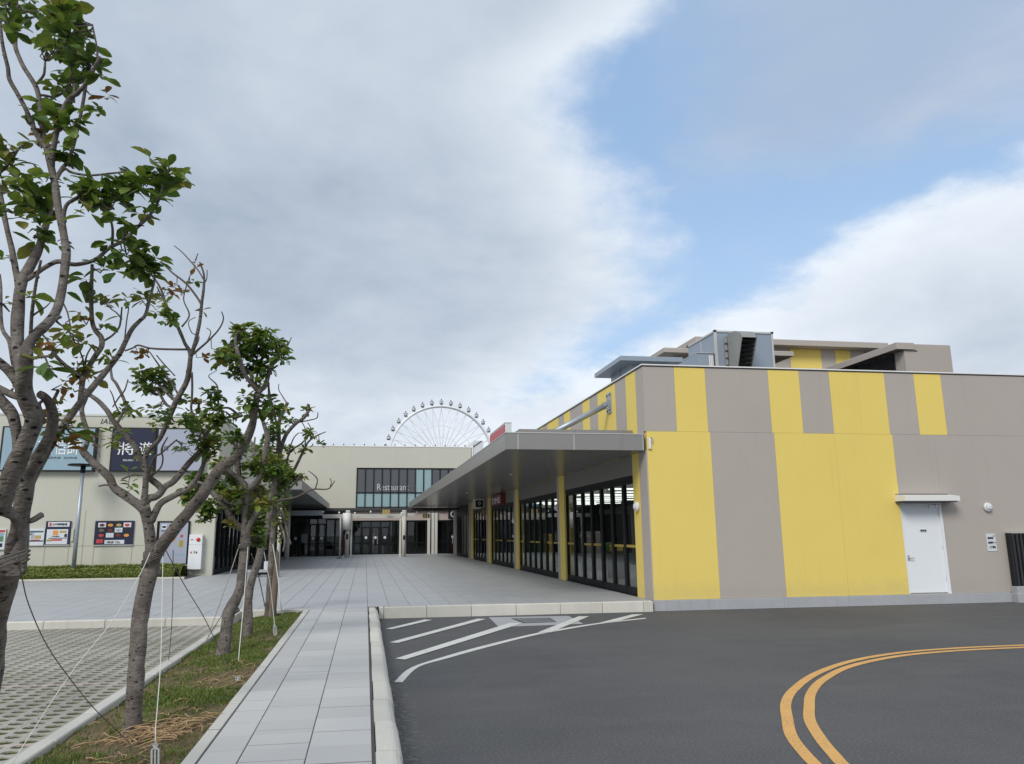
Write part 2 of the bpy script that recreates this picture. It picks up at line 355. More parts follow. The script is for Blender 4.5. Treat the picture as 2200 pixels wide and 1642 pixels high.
# ------------------------------------------------------------------ mesh builder
class MB:
    def __init__(s): s.v = []; s.f = []; s.m = []; s.mi = 0
    def add(s, vs, fs):
        n = len(s.v); s.v += [tuple(v) for v in vs]; s.f += [tuple(i+n for i in f) for f in fs]; s.m += [s.mi]*len(fs); return s
    def box(s, x0, x1, y0, y1, z0, z1):
        v = [(x, y, z) for z in (z0, z1) for y in (y0, y1) for x in (x0, x1)]
        return s.add(v, [(0, 2, 3, 1), (4, 5, 7, 6), (0, 1, 5, 4), (2, 6, 7, 3), (0, 4, 6, 2), (1, 3, 7, 5)])
    def cbox(s, x0, x1, y0, y1, z0, z1, c):          # chamfered top edges
        v = [(x0, y0, z0), (x1, y0, z0), (x1, y1, z0), (x0, y1, z0), (x0, y0, z1-c), (x1, y0, z1-c), (x1, y1, z1-c), (x0, y1, z1-c),
             (x0+c, y0+c, z1), (x1-c, y0+c, z1), (x1-c, y1-c, z1), (x0+c, y1-c, z1)]
        f = [(3, 2, 1, 0), (8, 9, 10, 11)]
        for i in range(4):
            j = (i+1) % 4; f += [(i, j, 4+j, 4+i), (4+i, 4+j, 8+j, 8+i)]
        return s.add(v, f)
    def prism(s, poly, axis, a, b):                   # polygon in the other two axes, extruded along axis
        n = len(poly)
        def P(u, w, t): return {'x': (t, u, w), 'y': (u, t, w), 'z': (u, w, t)}[axis]
        v = [P(u, w, a) for u, w in poly]+[P(u, w, b) for u, w in poly]
        f = [tuple(range(n))[::-1], tuple(range(n, 2*n))]+[(i, (i+1) % n, n+(i+1) % n, n+i) for i in range(n)]
        return s.add(v, f)
    def tube(s, pts, rad, n=8, caps=True, jit=0.0):
        pts = [Vector(p) for p in pts]; k = len(pts)
        if not hasattr(rad, '__len__'): rad = [rad]*k
        b0 = len(s.v); up = Vector((.13, .21, 1)).normalized(); prev = None; vs = []
        for i, p in enumerate(pts):
            t = (pts[min(i+1, k-1)]-pts[max(i-1, 0)])
            t = t.normalized() if t.length > 1e-9 else Vector((0, 0, 1))
            if prev is None:
                a = t.cross(up); a = a.normalized() if a.length > .05 else t.cross(Vector((1, 0, 0))).normalized()
            else: a = (prev-t*prev.dot(t)).normalized()
            prev = a; c = t.cross(a)
            for j in range(n):
                th = 2*math.pi*j/n; rr = rad[i]*(1+(jit*(noise.noise(p*9+Vector((math.cos(th), math.sin(th), 0))*1.3)) if jit else 0))
                vs.append(p+a*(rr*math.cos(th))+c*(rr*math.sin(th)))
        fs = [(i*n+j, i*n+(j+1) % n, (i+1)*n+(j+1) % n, (i+1)*n+j) for i in range(k-1) for j in range(n)]
        if caps: fs += [tuple(range(n))[::-1], tuple((k-1)*n+j for j in range(n))]
        return s.add(vs, fs)
    def cyl(s, x, y, z0, z1, r, n=16, r2=None): return s.tube([(x, y, z0), (x, y, z1)], [r, r if r2 is None else r2], n)
    def ell(s, c, rx, ry, rz, nu=12, nv=8):
        vs = []; fs = []
        for i in range(nv+1):
            ph = math.pi*i/nv
            for j in range(nu):
                th = 2*math.pi*j/nu; vs.append((c[0]+rx*math.sin(ph)*math.cos(th), c[1]+ry*math.sin(ph)*math.sin(th), c[2]+rz*math.cos(ph)))
        for i in range(nv):
            for j in range(nu): fs.append((i*nu+j, (i+1)*nu+j, (i+1)*nu+(j+1) % nu, i*nu+(j+1) % nu))
        return s.add(vs, fs)
    def mesh(s, name, mats):
        me = bpy.data.meshes.new(name); me.from_pydata(s.v, [], s.f)
        for m in (mats if isinstance(mats, (list, tuple)) else [mats]): me.materials.append(m)
        if any(s.m): me.polygons.foreach_set('material_index', s.m)
        me.update(); return me
    def build(s, name, mats, parent=None, smooth=False):
        me = s.mesh(name, mats)
        if smooth: me.polygons.foreach_set('use_smooth', [len(p.vertices) < 5 for p in me.polygons])
        return link(name, me, parent)
def wloc(o):
    v = Vector((0, 0, 0))
    while o: v = v+o.location; o = o.parent
    return v
def link(name, data, parent=None, loc=(0, 0, 0), rot=None, scale=None):
    o = bpy.data.objects.new(name, data); COL.objects.link(o)
    o.location = Vector(loc)-(wloc(parent) if parent else Vector((0, 0, 0)))
    if parent: o.parent = parent
    if rot: o.rotation_euler = rot
    if scale: o.scale = scale
    return o
def tag(o, label=None, cat=None, group=None, kind=None):
    for k, v in (('label', label), ('category', cat), ('group', group), ('kind', kind)):
        if v: o[k] = v
    return o
def thing(name, label, cat, loc, group=None):
    return tag(link(name, None, None, loc), label, cat, group)
def BX(name, m, parent, *a): return MB().box(*a).build(name, M[m], parent)
def text_mesh(txt, size, ext=.004, font_scale=None):
    cu = bpy.data.curves.new('lettering', 'FONT'); cu.body = txt; cu.size = size; cu.extrude = ext; cu.align_x = 'LEFT'
    ob = bpy.data.objects.new('lettering', cu); COL.objects.link(ob)
    dg = bpy.context.evaluated_depsgraph_get(); dg.update()
    me = bpy.data.meshes.new_from_object(ob.evaluated_get(dg)); bpy.data.objects.remove(ob); bpy.data.curves.remove(cu); return me
def lettering(txt, m, parent, x0, x1, z0, z1, y, facing='-y', name='lettering', skew=0.0):
    me = text_mesh(txt, 1.0)
    vs = [v.co.copy() for v in me.vertices]
    if not vs: return None
    a, b = min(v.x for v in vs), max(v.x for v in vs); c, d = min(v.y for v in vs), max(v.y for v in vs)
    for v in me.vertices:
        u = (v.co.x-a)/(b-a); wv = (v.co.y-c)/max(d-c, 1e-6); e = v.co.z
        if facing == '-y': v.co = (x0+(x1-x0)*u+skew*wv, y-.004-e, z0+(z1-z0)*wv)
        else: v.co = (y-.004-e, x0+(x1-x0)*u, z0+(z1-z0)*wv)      # facing -x : x0,x1 are Y values
    me.materials.clear(); me.materials.append(M[m]); return link(name, me, parent)
def spline(pts, n=6):
    out = []; P = [tuple(p) for p in pts]; P = [P[0]]+P+[P[-1]]
    for i in range(1, len(P)-2):
        for k in range(n):
            t = k/n; a, b, c, d = P[i-1], P[i], P[i+1], P[i+2]
            out.append(tuple(.5*(2*b[j]+(c[j]-a[j])*t+(2*a[j]-5*b[j]+4*c[j]-d[j])*t*t+(3*b[j]-a[j]-3*c[j]+d[j])*t**3) for j in range(len(b))))
    out.append(P[-2]); return out
# ================================================================== THE SETTING
def structure(name, o): o['kind'] = 'structure'; return o
ground = structure('', MB().add([(-900, -900, -.02), (900, -900, -.02), (900, 900, -.02), (-900, 900, -.02)], [(0, 1, 2, 3)]).build('ground', mat('far_ground', (.20, .20, .195), .9, .1, .1)))
road = structure('', MB().add([(.2, -60, 0), (60, -60, 0), (60, 16.7, 0), (.2, 16.7, 0)], [(0, 1, 2, 3)]).build('asphalt_road', M['asphalt']))

def flat(name, m, parent, pts, z=.004):
    n = len(pts); return MB().add([(p[0], p[1], z) for p in pts], [tuple(range(n))]).build(name, M[m], parent)
def ccw(pts):
    a = sum(pts[i][0]*pts[(i+1) % len(pts)][1]-pts[(i+1) % len(pts)][0]*pts[i][1] for i in range(len(pts)))
    return pts if a > 0 else pts[::-1]
def G(lst, z=0.0): return [tuple(atz(x, y, z)) for x, y in lst]
for poly in ([(828, 1352.5), (842, 1353), (929, 1333), (912, 1332)], [(836, 1381.6), (855, 1382.5), (1044, 1331), (1026, 1330.3)],
             [(849, 1416.5), (870, 1418.5), (1102, 1346.5), (1122, 1339), (1095, 1339.6)], [(1155, 1360), (1183, 1360), (1266, 1325), (1243.5, 1325)],
             [(1285.5, 1339.6), (1325, 1336), (1383, 1320.6), (1359, 1321)]):
    tag(flat('hatch_stripe', 'roadwhite', road, ccw(G(poly)), .0085))
lo = [(865, 1466.5), (900, 1433.5), (960, 1415.5), (1035, 1394.5), (1140, 1367.5), (1200, 1356), (1287, 1341.4), (1387.5, 1330)]
hi = [(846.6, 1466.5), (883.5, 1435), (960, 1409.8), (1035, 1389), (1140, 1363.6), (1200, 1352.5), (1287, 1339), (1387.5, 1327.9)]
lo, hi = spline(G(lo), 5), spline(G(hi), 5); mb = MB(); n = len(lo)
mb.add([(p[0], p[1], .0045) for p in lo]+[(p[0], p[1], .0045) for p in hi], [(i, i+1, n+i+1, n+i) for i in range(n-1)])
mb.build('edge_line', M['roadwhite'], road)
outer = [(16, 10.4), (11.5, 10.55), (9.39, 10.5), (8.31, 10.45), (7.27, 10.24), (6.24, 9.76), (5.3, 9.03), (4.56, 8.23), (4.11, 7.61), (3.77, 6.98), (3.5, 6.44), (3.33, 5.97), (3.2, 5.5), (3.02, 4.6), (2.9, 3.2)]
inner = [(16, 10.2), (11.5, 10.36), (9.28, 10.31), (8.15, 10.24), (7.06, 9.98), (5.98, 9.40), (5.13, 8.63), (4.60, 7.98), (4.22, 7.38), (3.92, 6.86), (3.66, 6.26), (3.50, 5.82), (3.40, 5.5), (3.21, 4.6), (3.09, 3.2)]
for ln in (outer, inner):
    P = spline(ln, 6); vs = []; n = len(P)
    for i, p in enumerate(P):
        t = Vector(P[min(i+1, n-1)])-Vector(P[max(i-1, 0)]); t.normalize(); q = Vector((-t.y, t.x))*.05
        vs += [(p[0]+q.x, p[1]+q.y, .0045), (p[0]-q.x, p[1]-q.y, .0045)]
    MB().add(vs, [(2*i, 2*i+1, 2*i+3, 2*i+2) for i in range(n-1)]).build('centre_line', M['roadyellow'], road)
slab = flat('drain_slab', 'plinth', road, ccw(G([(1050, 1327), (1072, 1348), (1253, 1341), (1222, 1324)])), .0045)
gq = [Vector(p) for p in G([(1098, 1329.5), (1125, 1340), (1196, 1337.5), (1180, 1327.8)])]
flat('drain_grate', 'slate', slab, ccw([tuple(p) for p in gq]), .0075)
mb = MB()
for i in range(1, 12):
    a = gq[0].lerp(gq[3], i/12); b = gq[1].lerp(gq[2], i/12); d = (b-a); q = Vector((-d.y, d.x, 0)).normalized()*.012
    mb.add([(p.x, p.y, .0105) for p in (a+q, a-q, b-q, b+q)], [(0, 1, 2, 3)])
mb.build('grate_bar', M['plinth'], slab)

# --- footpath of granite slabs with its two edgings
path = structure('', BX('footpath', 'jointdirt', None, -1.14, .10, -20, 16.24, -.01, .2165))
def shared(name, mb, mats): return mb.mesh(name, mats)
cols = [(-1.032, -.78), (-.78, -.35), (-.35, .08)]
tm = [[shared('slab', MB().cbox(.004, b-a-.004, g, .425-g, 0, .034, .001), M['granite']) for g in (.005, .007, .010)] for a, b in cols]
offs = (0, .13, .0)
for r in range(-6, 25):
    y = 5.51+r*.425
    for (a, b), ms, oy in zip(cols, tm, offs):
        if y+oy > 15.75: continue
        link('path_slab', rnd.choice(ms), path, (a, y+oy, .186+rnd.uniform(-.0012, .0012)), rot=(rnd.uniform(-.0015, .0015), rnd.uniform(-.0015, .0015), 0))
for (a, b), oy in zip(cols, offs): 
    y1 = 5.51+25*.425+(oy-.425 if oy else 0); MB().cbox(a+.004, b-.004, y1+.005, 16.24, .186, .22, .001).build('path_slab', M['granite'], path)
e = structure('', BX('path_edging', 'jointdirt', None, -1.138, -1.036, -6, 16.6, -.01, .19))
y = 2.6; 
while y < 16.45:
    L = min(rnd.choice((.95, 1.0, 1.0)), 16.6-y)
    MB().cbox(-1.145, -1.037, y+.004, y+L-.004, .0, .222+rnd.uniform(-.004, .004), .012).build('edging_stone', M['edging'], e); y += L
kr = structure('', BX('road_kerb', 'jointdirt', None, .102, .25, -20, 16.5, -.01, .18))
js = [2.3, 3.15, 4.0, 4.86, 5.73, 6.6, 7.45, 8.38, 9.22, 10.11, 10.78, 11.34, 11.94, 12.49, 13.1, 13.77, 14.41, 15.1, 15.8, 16.5]
for a, b in zip(js, js[1:]):
    h = .222+rnd.uniform(-.004, .004); o = rnd.uniform(-.004, .004); xl, xr = .104+o, .272+o
    MB().prism([(xl, 0), (xr+.02, 0), (xr+.012, h-.075), (xr-.008, h-.028), (xr-.035, h-.006), (xr-.06, h), (xl+.006, h), (xl, h-.008)], 'y', a+.006, b-.006).build('kerb_stone', M['kerb'], kr)

# --- plaza
XP0, XP1 = -24.0, 6.12
plaza = structure('', MB().box(-26, -2.44, 15.42, 31.3, -.01, .2165).box(-2.44, 6.6, 16.64, 60, -.01, .2165).box(-1.14, .27, 16.24, 16.64, -.01, .2165).box(-6.2, -2.44, 31.3, 60, -.01, .2165).build('plaza', M['jointdirt']))
def ystart(x): return 15.4 if x < -2.46 else (16.64 if (x < -1.15 or x > .1) else 16.24)
tiles = []
kx0 = int((XP0-.08)/.43)-1
for kx in range(kx0, 15):
    x0 = .08+kx*.43; x1 = min(x0+.43, XP1)
    if x1-x0 < .05: continue
    for ky in range(-3, 101):
        y0 = 16.24+ky*.43; y1 = y0+.43
        xm, ym = (x0+x1)/2, (y0+y1)/2
        if xm < -6.0 and y1 > 28.9: continue
        if xm < -5.55 and y1 > 31.3: continue
        if y0 > 59.2: continue
        s = ystart(xm)
        if y1 <= s+.04: continue
        y0 = max(y0, s); tiles.append((x0, x1, y0, y1, math.hypot(xm, ym)))
tiles.sort(key=lambda t: t[4]-(2.5 if -4 < t[0] < 6 else 0))
full = shared('plaza_slab', MB().cbox(.004, .426, .004, .426, 0, .03, .001), M['granite2'])
for x0, x1, y0, y1, d in tiles[:300]:
    if x1-x0 > .429 and y1-y0 > .429: link('plaza_slab', full, plaza, (x0, y0, .19+rnd.uniform(-.001, .001)), rot=(rnd.uniform(-.001, .001), rnd.uniform(-.001, .001), 0))
    else: MB().cbox(x0+.003, x1-.003, y0+.003, y1-.003, .19, .22, .003).build('plaza_slab', M['granite2'], plaza)
mb = MB()
for x0, x1, y0, y1, d in tiles[300:]: mb.cbox(x0+.004, x1-.004, y0+.004, y1-.004, .19, .22+rnd.uniform(-.0008, .0008), .003)
tag(mb.build('plaza_slab_field', M['granite2'], plaza), kind='stuff')
pk = structure('', MB().box(.28, 6.05, 16.51, 16.64, -.01, .18).box(-24, -2.46, 15.26, 15.4, -.01, .18).box(-2.46, -1.15, 16.52, 16.64, -.01, .18).box(-2.44, -2.34, 15.3, 16.6, -.01, .12).build('plaza_kerb', M['jointdirt']))
js = [.30, .40, 1.26, 2.17, 3.10, 4.03, 4.94, 5.84, 6.055]
for a, b in zip(js, js[1:]): MB().cbox(a+.005, b-.005, 16.495, 16.638, 0, .221+rnd.uniform(-.003, .003), .012).build('kerb_stone', M['kerb'], pk)
x = -2.46
while x > -22: MB().cbox(x-.995, x-.005, 15.248, 15.398, 0, .221+rnd.uniform(-.003, .003), .014).build('kerb_stone', M['kerb'], pk); x -= 1.0
for a, b in ((-2.44, -1.8), (-1.8, -1.15)): MB().cbox(a+.004, b-.004, 16.505, 16.638, 0, .221, .012).build('kerb_stone', M['kerb'], pk)
MB().cbox(-2.455, -2.33, 15.404, 16.5, 0, .215, .012).build('kerb_stone', M['kerb'], pk)

# --- parking bay of grass pavers
lot = structure('', MB().add([(-20, -6, .079), (-2.45, -6, .079), (-2.45, 15.25, .079), (-20, 15.25, .079)], [(0, 1, 2, 3)]).build('parking_bay', M['moss']))
CW, CH = .175, .165
def paver_mb(ox, oy, mb, z1=.09, ncell=2):
    for c in range(ncell):
        x0, y0 = ox+c*CW, oy; x1, y1 = x0+CW, y0+CH
        if c == 0: x0 += .002
        if c == ncell-1: x1 -= .002
        y0 += .002; y1 -= .002; xm, ym = ox+c*CW+CW/2, oy+CH/2
        outv = [(x1, ym), (x1, y1), (xm, y1), (x0, y1), (x0, ym), (x0, y0), (xm, y0), (x1, y0)]
        inn = [(xm+.070*math.cos(a), ym+.061*math.sin(a)) for a in [i*math.pi/4 for i in range(8)]]
        v = [(x, y, z1) for x, y in outv]+[(x, y, z1) for x, y in inn]+[(x, y, z1-.06) for x, y in inn]+[(x, y, z1-.06) for x, y in outv]
        f = []
        for i in range(8):
            j = (i+1) % 8; f += [(i, j, 8+j, 8+i), (8+i, 8+j, 16+j, 16+i)]
            f.append((j, i, 24+i, 24+j))
        mb.add(v, f)
    return mb
pme = paver_mb(0, 0, MB(), .0).mesh('grass_paver', M['paver'])
pav = []; tuft = MB()
ncx = 31
for i in range(ncx):
    for j in range(72):
        x0 = -2.462-(i+1)*.35; y0 = 15.24-(j+1)*CH
        if y0 < 3.3: continue
        if x0 < -9.5 and y0 < 9: continue
        pav.append((x0, y0, math.hypot(x0+.17, y0)+ (3 if x0 < -.62*y0-.6 else 0)))
pav.sort(key=lambda t: t[2]); mb = MB()
for k, (x0, y0, d) in enumerate(pav):
    if k < 300: link('grass_paver', pme, lot, (x0, y0, .09+rnd.uniform(-.0025, .0025)), rot=(rnd.uniform(-.006, .006), rnd.uniform(-.004, .004), 0))
    else: paver_mb(x0, y0, mb, .09+rnd.uniform(-.0025, .0025))
    if d < 13:
        for c in range(2):
            cx, cy = x0+CW*(c+.5), y0+CH/2
            for q in range(rnd.choice((0, 6, 12, 16)) if d < 10 else 6):
                a = rnd.uniform(0, 6.28); rr = rnd.random()**.5
                bx, by = cx+.056*rr*math.cos(a), cy+.046*rr*math.sin(a); h = rnd.uniform(.012, .04); wv = rnd.uniform(.002, .005); b = rnd.uniform(0, 3.14)
                tuft.mi = 0 if rnd.random() < .7 else 1
                lx, ly = rnd.uniform(-.02, .02), rnd.uniform(-.02, .02)
                tuft.add([(bx-wv*math.cos(b), by-wv*math.sin(b), .078), (bx+wv*math.cos(b), by+wv*math.sin(b), .078), (bx+lx, by+ly, .078+h*.55)], [(0, 1, 2)])
tag(mb.build('grass_paver_field', M['paver'], lot), kind='stuff')
tag(tuft.build('moss_tufts', [M['grass'], M['grassdry']], lot), kind='stuff')

# --- planting strip
lk = structure('', BX('bay_edging', 'jointdirt', None, -2.44, -2.34, -6, 15.3, -.01, .09))
y = 3.0
while y < 15.2:
    L = min(1.0, 15.25-y); MB().cbox(-2.452, -2.325, y+.004, y+L-.004, 0, .108+rnd.uniform(-.004, .004), .01).build('edging_stone', M['edging'], lk); y += L
def soilz(x, y):
    t = (x+2.33)/1.19
    return .055+.11*t+.03*noise.noise(Vector((x*1.7, y*1.7, 3)))+.012*noise.noise(Vector((x*7, y*7, 1)))
nx, ny = 26, 200; vs = []
for j in range(ny+1):
    for i in range(nx+1):
        x = -2.335+1.2*i/nx; yy = 1.5+15.05*j/ny; vs.append((x, yy, soilz(x, yy)))
strip = structure('', MB().add(vs, [(j*(nx+1)+i, j*(nx+1)+i+1, (j+1)*(nx+1)+i+1, (j+1)*(nx+1)+i) for j in range(ny) for i in range(nx)]).build('planting_strip', M['soil'], None, True))
gm = MB(); R2 = random.Random(3)
for k in range(52000):
    x = R2.uniform(-2.33, -1.15); yy = 3.6+12.9*R2.random()**1.25
    den = noise.noise(Vector((x*1.6, yy*.9, 7)))+.45*noise.noise(Vector((x*5, yy*5, 2)))+ .30*max(0, (yy-11)/5)
    for bx, by, br_, dv in ((-1.5, 6.9, .5, -.9), (-1.9, 5.3, .45, -.4), (-1.35, 9.3, .5, -.35), (-1.9, 8.7, .45, .4), (-1.75, 11.0, .6, .35), (-1.6, 6.1, .25, .3)):
        dd = ((x-bx)**2+(yy-by)**2*.6)/(br_*br_)
        if dd < 1: den += dv*(1-dd)
    if R2.random() > max(.20, min(1, .46+den*1.6-(.08 if yy < 10 else 0))): continue
    h = R2.uniform(.015, .042)*(1+max(0, den)*1.0); wv = R2.uniform(.0025, .005)*(1+yy*.06); a = R2.uniform(0, 6.28); b = R2.uniform(0, 6.28); ln = R2.uniform(.2, .95)*h
    z = soilz(x, yy)-.004; gm.mi = 1 if R2.random() < .24-.35*den else 0
    ca, sa = math.cos(a)*wv, math.sin(a)*wv; lx, ly = math.cos(b)*ln, math.sin(b)*ln
    gm.add([(x-ca, yy-sa, z), (x+ca, yy+sa, z), (x+ca*.7+lx*.4, yy+sa*.7+ly*.4, z+h*.62), (x-ca*.7+lx*.4, yy-sa*.7+ly*.4, z+h*.62), (x+lx, yy+ly, z+h*.9)], [(0, 1, 2, 3), (3, 2, 4)])
g = gm.build('grass', [M['grass'], M['grassdry']]); tag(g, 'short patchy green grass growing along the planting strip under the trees', 'grass', kind='stuff')
sm = MB()
def straw(cx, cy, sx, sy, n, lmin, lmax, lift):
    for k in range(n):
        x, yy = cx+R2.gauss(0, sx), cy+R2.gauss(0, sy)
        if not -2.3 < x < -1.16: continue
        L = R2.uniform(lmin, lmax); a = R2.uniform(0, 6.28); cur = R2.uniform(-1.6, 1.6); pts = []; px, py = x, yy; z0 = R2.uniform(.004, lift)
        for q in range(6):
            pts.append((px, py, soilz(px, py)+z0+.02*math.sin(q*.62)*R2.uniform(.3, 1.1))); a += cur/5; px += math.cos(a)*L/5; py += math.sin(a)*L/5
        r = R2.uniform(.0032, .0062); sm.tube(pts, [r*.8, r, r, r, r*.8, r*.4], 4)
straw(-1.52, 6.95, .16, .22, 150, .10, .26, .05); straw(-1.75, 5.9, .25, .45, 40, .06, .2, .012); straw(-1.45, 9.2, .18, .5, 50, .06, .2, .012); straw(-1.75, 8, .3, 2.2, 60, .05, .16, .01)
st = sm.build('straw_litter', M['straw']); tag(st, 'dry curled brown leaf stalks littering the soil round the tree foot', 'straw', kind='stuff')
# ================================================================== SHOP BUILDING (yellow and taupe)
XF, YF, ZT = 6.12, 16.63, 5.34
shop = thing('shop_building', 'low yellow and taupe striped building with a long grey canopy over its shopfronts', 'building', (6.12, 16.63, 0))
core = MB().box(6.16, 22, 16.70, 17.1, .2, 5.30).box(12, 22, 17.1, 60, .2, 5.30).box(6.2, 12, 17.1, 56, 5.0, 5.28).box(6.2, 12, 17.1, 17.55, .2, 5.0).box(6.2, 12, 55.6, 56, .2, 5.0)
core.build('wall_core', M['taupe'], shop)
MB().box(6.2, 21.9, 16.9, 56, 5.285, 5.30).build('roof', M['roof'], shop)
up = [(6.10, 6.85, 't'), (6.85, 7.60, 'y'), (7.60, 9.15, 't'), (9.15, 9.93, 'y'), (9.93, 10.70, 't'), (10.70, 11.42, 'y'), (11.42, 12.14, 'y'), (12.14, 12.92, 't'), (12.92, 13.65, 'y'), (13.65, 16.4, 't'), (16.4, 22, 't')]
lw = [(6.13, 7.64, 'y'), (7.64, 9.19, 't'), (9.19, 10.69, 'y'), (10.69, 12.19, 'y')]
C2 = {'t': 'taupe', 'y': 'yellow'}
def fpanel(x0, x1, z0, z1, c):
    g = .0018
    MB().box(x0+g, x1-g, YF, YF+.12, z0+g, z1-g).build('wall_panel', M[C2[c]], shop)
for a, b, c in up: fpanel(a, b, 3.86, ZT, c)
for a, b, c in lw: fpanel(a, b, .22, 3.86, c)
fpanel(12.19, 13.27, 2.27, 3.86, 't'); fpanel(13.27, 16.4, .22, 3.86, 't'); fpanel(16.4, 22, .22, 3.86, 't')
# side elevation above the canopy, striped irregularly
ys = [(16.753, 17.13, 't'), (17.13, 17.84, 'y'), (17.84, 18.65, 't'), (18.65, 20.19, 'y'), (20.19, 20.98, 't'), (20.98, 21.70, 'y'), (21.70, 23.12, 't'), (23.12, 23.87, 'y'), (23.87, 24.61, 't'), (24.61, 26.23, 'y'), (26.23, 26.96, 't'), (26.96, 28.05, 'y')]
y = 28.05
for k, L in enumerate((.8, 1.5, .75, .75, 1.5, 1.5, .8, .75, 1.5, .75, .8, 1.5, 1.5, .8, 1.5, .8, 1.5, 1.5, .8, 1.6, 1.5, 1.2, 1.5)):
    ys.append((y, y+L, 't' if k % 2 == 0 else 'y')); y += L
for a, b, c in ys: MB().box(6.10, 6.198, a+.0015, min(b, 56)-.0015, 3.44, ZT-.002).build('wall_panel', M[C2[c]], shop)
for a, b, c in ((16.632, 17.12, 't'), (17.12, 17.59, 'y'), (24.15, 24.78, 'y'), (24.78, 25.09, 't'), (31.77, 32.37, 'y'), (32.37, 32.78, 't'), (39.09, 39.8, 'y'), (39.8, 40.45, 't'), (45.78, 46.4, 'y'), (46.4, 47.66, 't'), (54.1, 56, 't')):
    MB().box(6.10, 6.45, a+.0015, b-.0015, .22, 3.43).build('pillar', M[C2[c]], shop)
# plinth, coping
x = 6.10
for L in (1.5, 1.5, 1.55, 1.5, 1.5, 1.12): MB().cbox(x+.002, x+L-.002, YF-.04, YF+.1, 0, .218, .008).build('plinth_block', M['plinth'], shop); x += L
MB().cbox(14.774, 15.6, 16.42, 16.62, 0, .2, .008).cbox(15.604, 17, 16.3, 16.55, 0, .19, .008).build('plinth_block', M['plinth'], shop)
MB().box(6.07, 22, YF-.03, YF+.25, ZT+.022, ZT+.05).box(6.07, 6.35, YF+.25, 56, ZT+.022, ZT+.05).build('coping', M['coping'], shop)
MB().box(6.085, 22, YF-.014, YF+.24, ZT, ZT+.021).box(6.085, 6.34, YF+.24, 56, ZT, ZT+.021).build('coping_flashing', M['darkedge'], shop)
# service door
dr = BX('service_door', 'white', shop, 12.215, 13.20, YF+.05, YF+.09, .245, 2.235)
MB().box(12.192, 12.215, YF+.01, YF+.10, .22, 2.268).box(13.20, 13.268, YF+.01, YF+.10, .22, 2.268).box(12.216, 13.199, YF+.01, YF+.10, 2.236, 2.268).build('door_frame', M['white'], dr)
MB().box(12.216, 13.199, YF+.0, YF+.049, .222, .243).build('door_threshold', M['steel'], dr)
MB().cyl(0, 0, 0, .02, .02, 10).build('door_handle', M['steel'], dr)
h = MB().tube([(12.30, YF+.049, 1.02), (12.30, YF+.0, 1.02), (12.30, YF-.01, 1.02), (12.40, YF-.01, 1.02)], .011, 8).box(12.275, 12.325, YF+.04, YF+.0495, .96, 1.08)
bpy.data.objects.remove(dr.children[-1]); h.build('door_handle', M['steel'], dr)
pl = BX('door_plate', 'plate_white', dr, 12.66, 12.84, YF+.042, YF+.049, 1.60, 1.67); lettering('機電室', 'ink', dr, 12.675, 12.825, 1.615, 1.655, YF+.042, name='door_lettering')
MB().box(12.95, 13.18, YF+.02, YF+.049, 2.16, 2.21).box(13.12, 13.19, YF+.01, YF+.049, 2.17, 2.22).build('door_closer', M['steel'], dr)
for z in (.5, 1.2, 1.95): MB().cyl(13.205, YF+.045, z, z+.09, .009, 8).build('hinge', M['steel'], dr)
aw = MB().prism([(YF-.34, 2.30), (YF-.002, 2.30), (YF-.002, 2.45), (YF-.05, 2.45), (YF-.34, 2.41)], 'x', 12.08, 13.49).build('door_canopy', M['whiteplastic'], shop)
MB().prism([(YF-.343, 2.272), (YF-.002, 2.272), (YF-.002, 2.299), (YF-.343, 2.299)], 'x', 12.075, 13.42).build('drip_edge', M['darkedge'], aw)
MB().box(12.10, 13.44, YF-.03, YF-.004, 2.452, 2.468).build('flashing', M['darkedge'], aw)

# --- glass folding doors
def bay(y0, y1, n, tape=True, zt=2.96):
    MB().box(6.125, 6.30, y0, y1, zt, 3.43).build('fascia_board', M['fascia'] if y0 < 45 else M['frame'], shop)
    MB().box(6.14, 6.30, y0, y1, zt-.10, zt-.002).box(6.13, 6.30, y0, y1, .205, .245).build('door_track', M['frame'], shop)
    wd = (y1-y0)/n
    for i in range(n):
        a, b = y0+i*wd+.006, y0+(i+1)*wd-.006; z0, z1 = .25, zt-.105
        f = MB().box(6.15, 6.235, a, a+.07, z0, z1).box(6.15, 6.235, b-.07, b, z0, z1).box(6.155, 6.23, a+.0705, b-.0705, z0, z0+.15).box(6.155, 6.23, a+.0705, b-.0705, z1-.08, z1)
        d = f.build('folding_door', M['frame'], shop)
        BX('glass_pane', 'glass', d, 6.185, 6.192, a+.065, b-.065, z0+.14, z1-.07)
        if tape and i not in (2, 5): BX('push_bar', 'yellowtape', d, 6.172, 6.183, a+.0715, b-.0715, 1.30, 1.36)
bay(17.60, 24.14, 7); bay(25.10, 31.76, 7); bay(32.79, 39.08, 6); bay(40.46, 45.77, 5); bay(47.67, 54.09, 8, False)
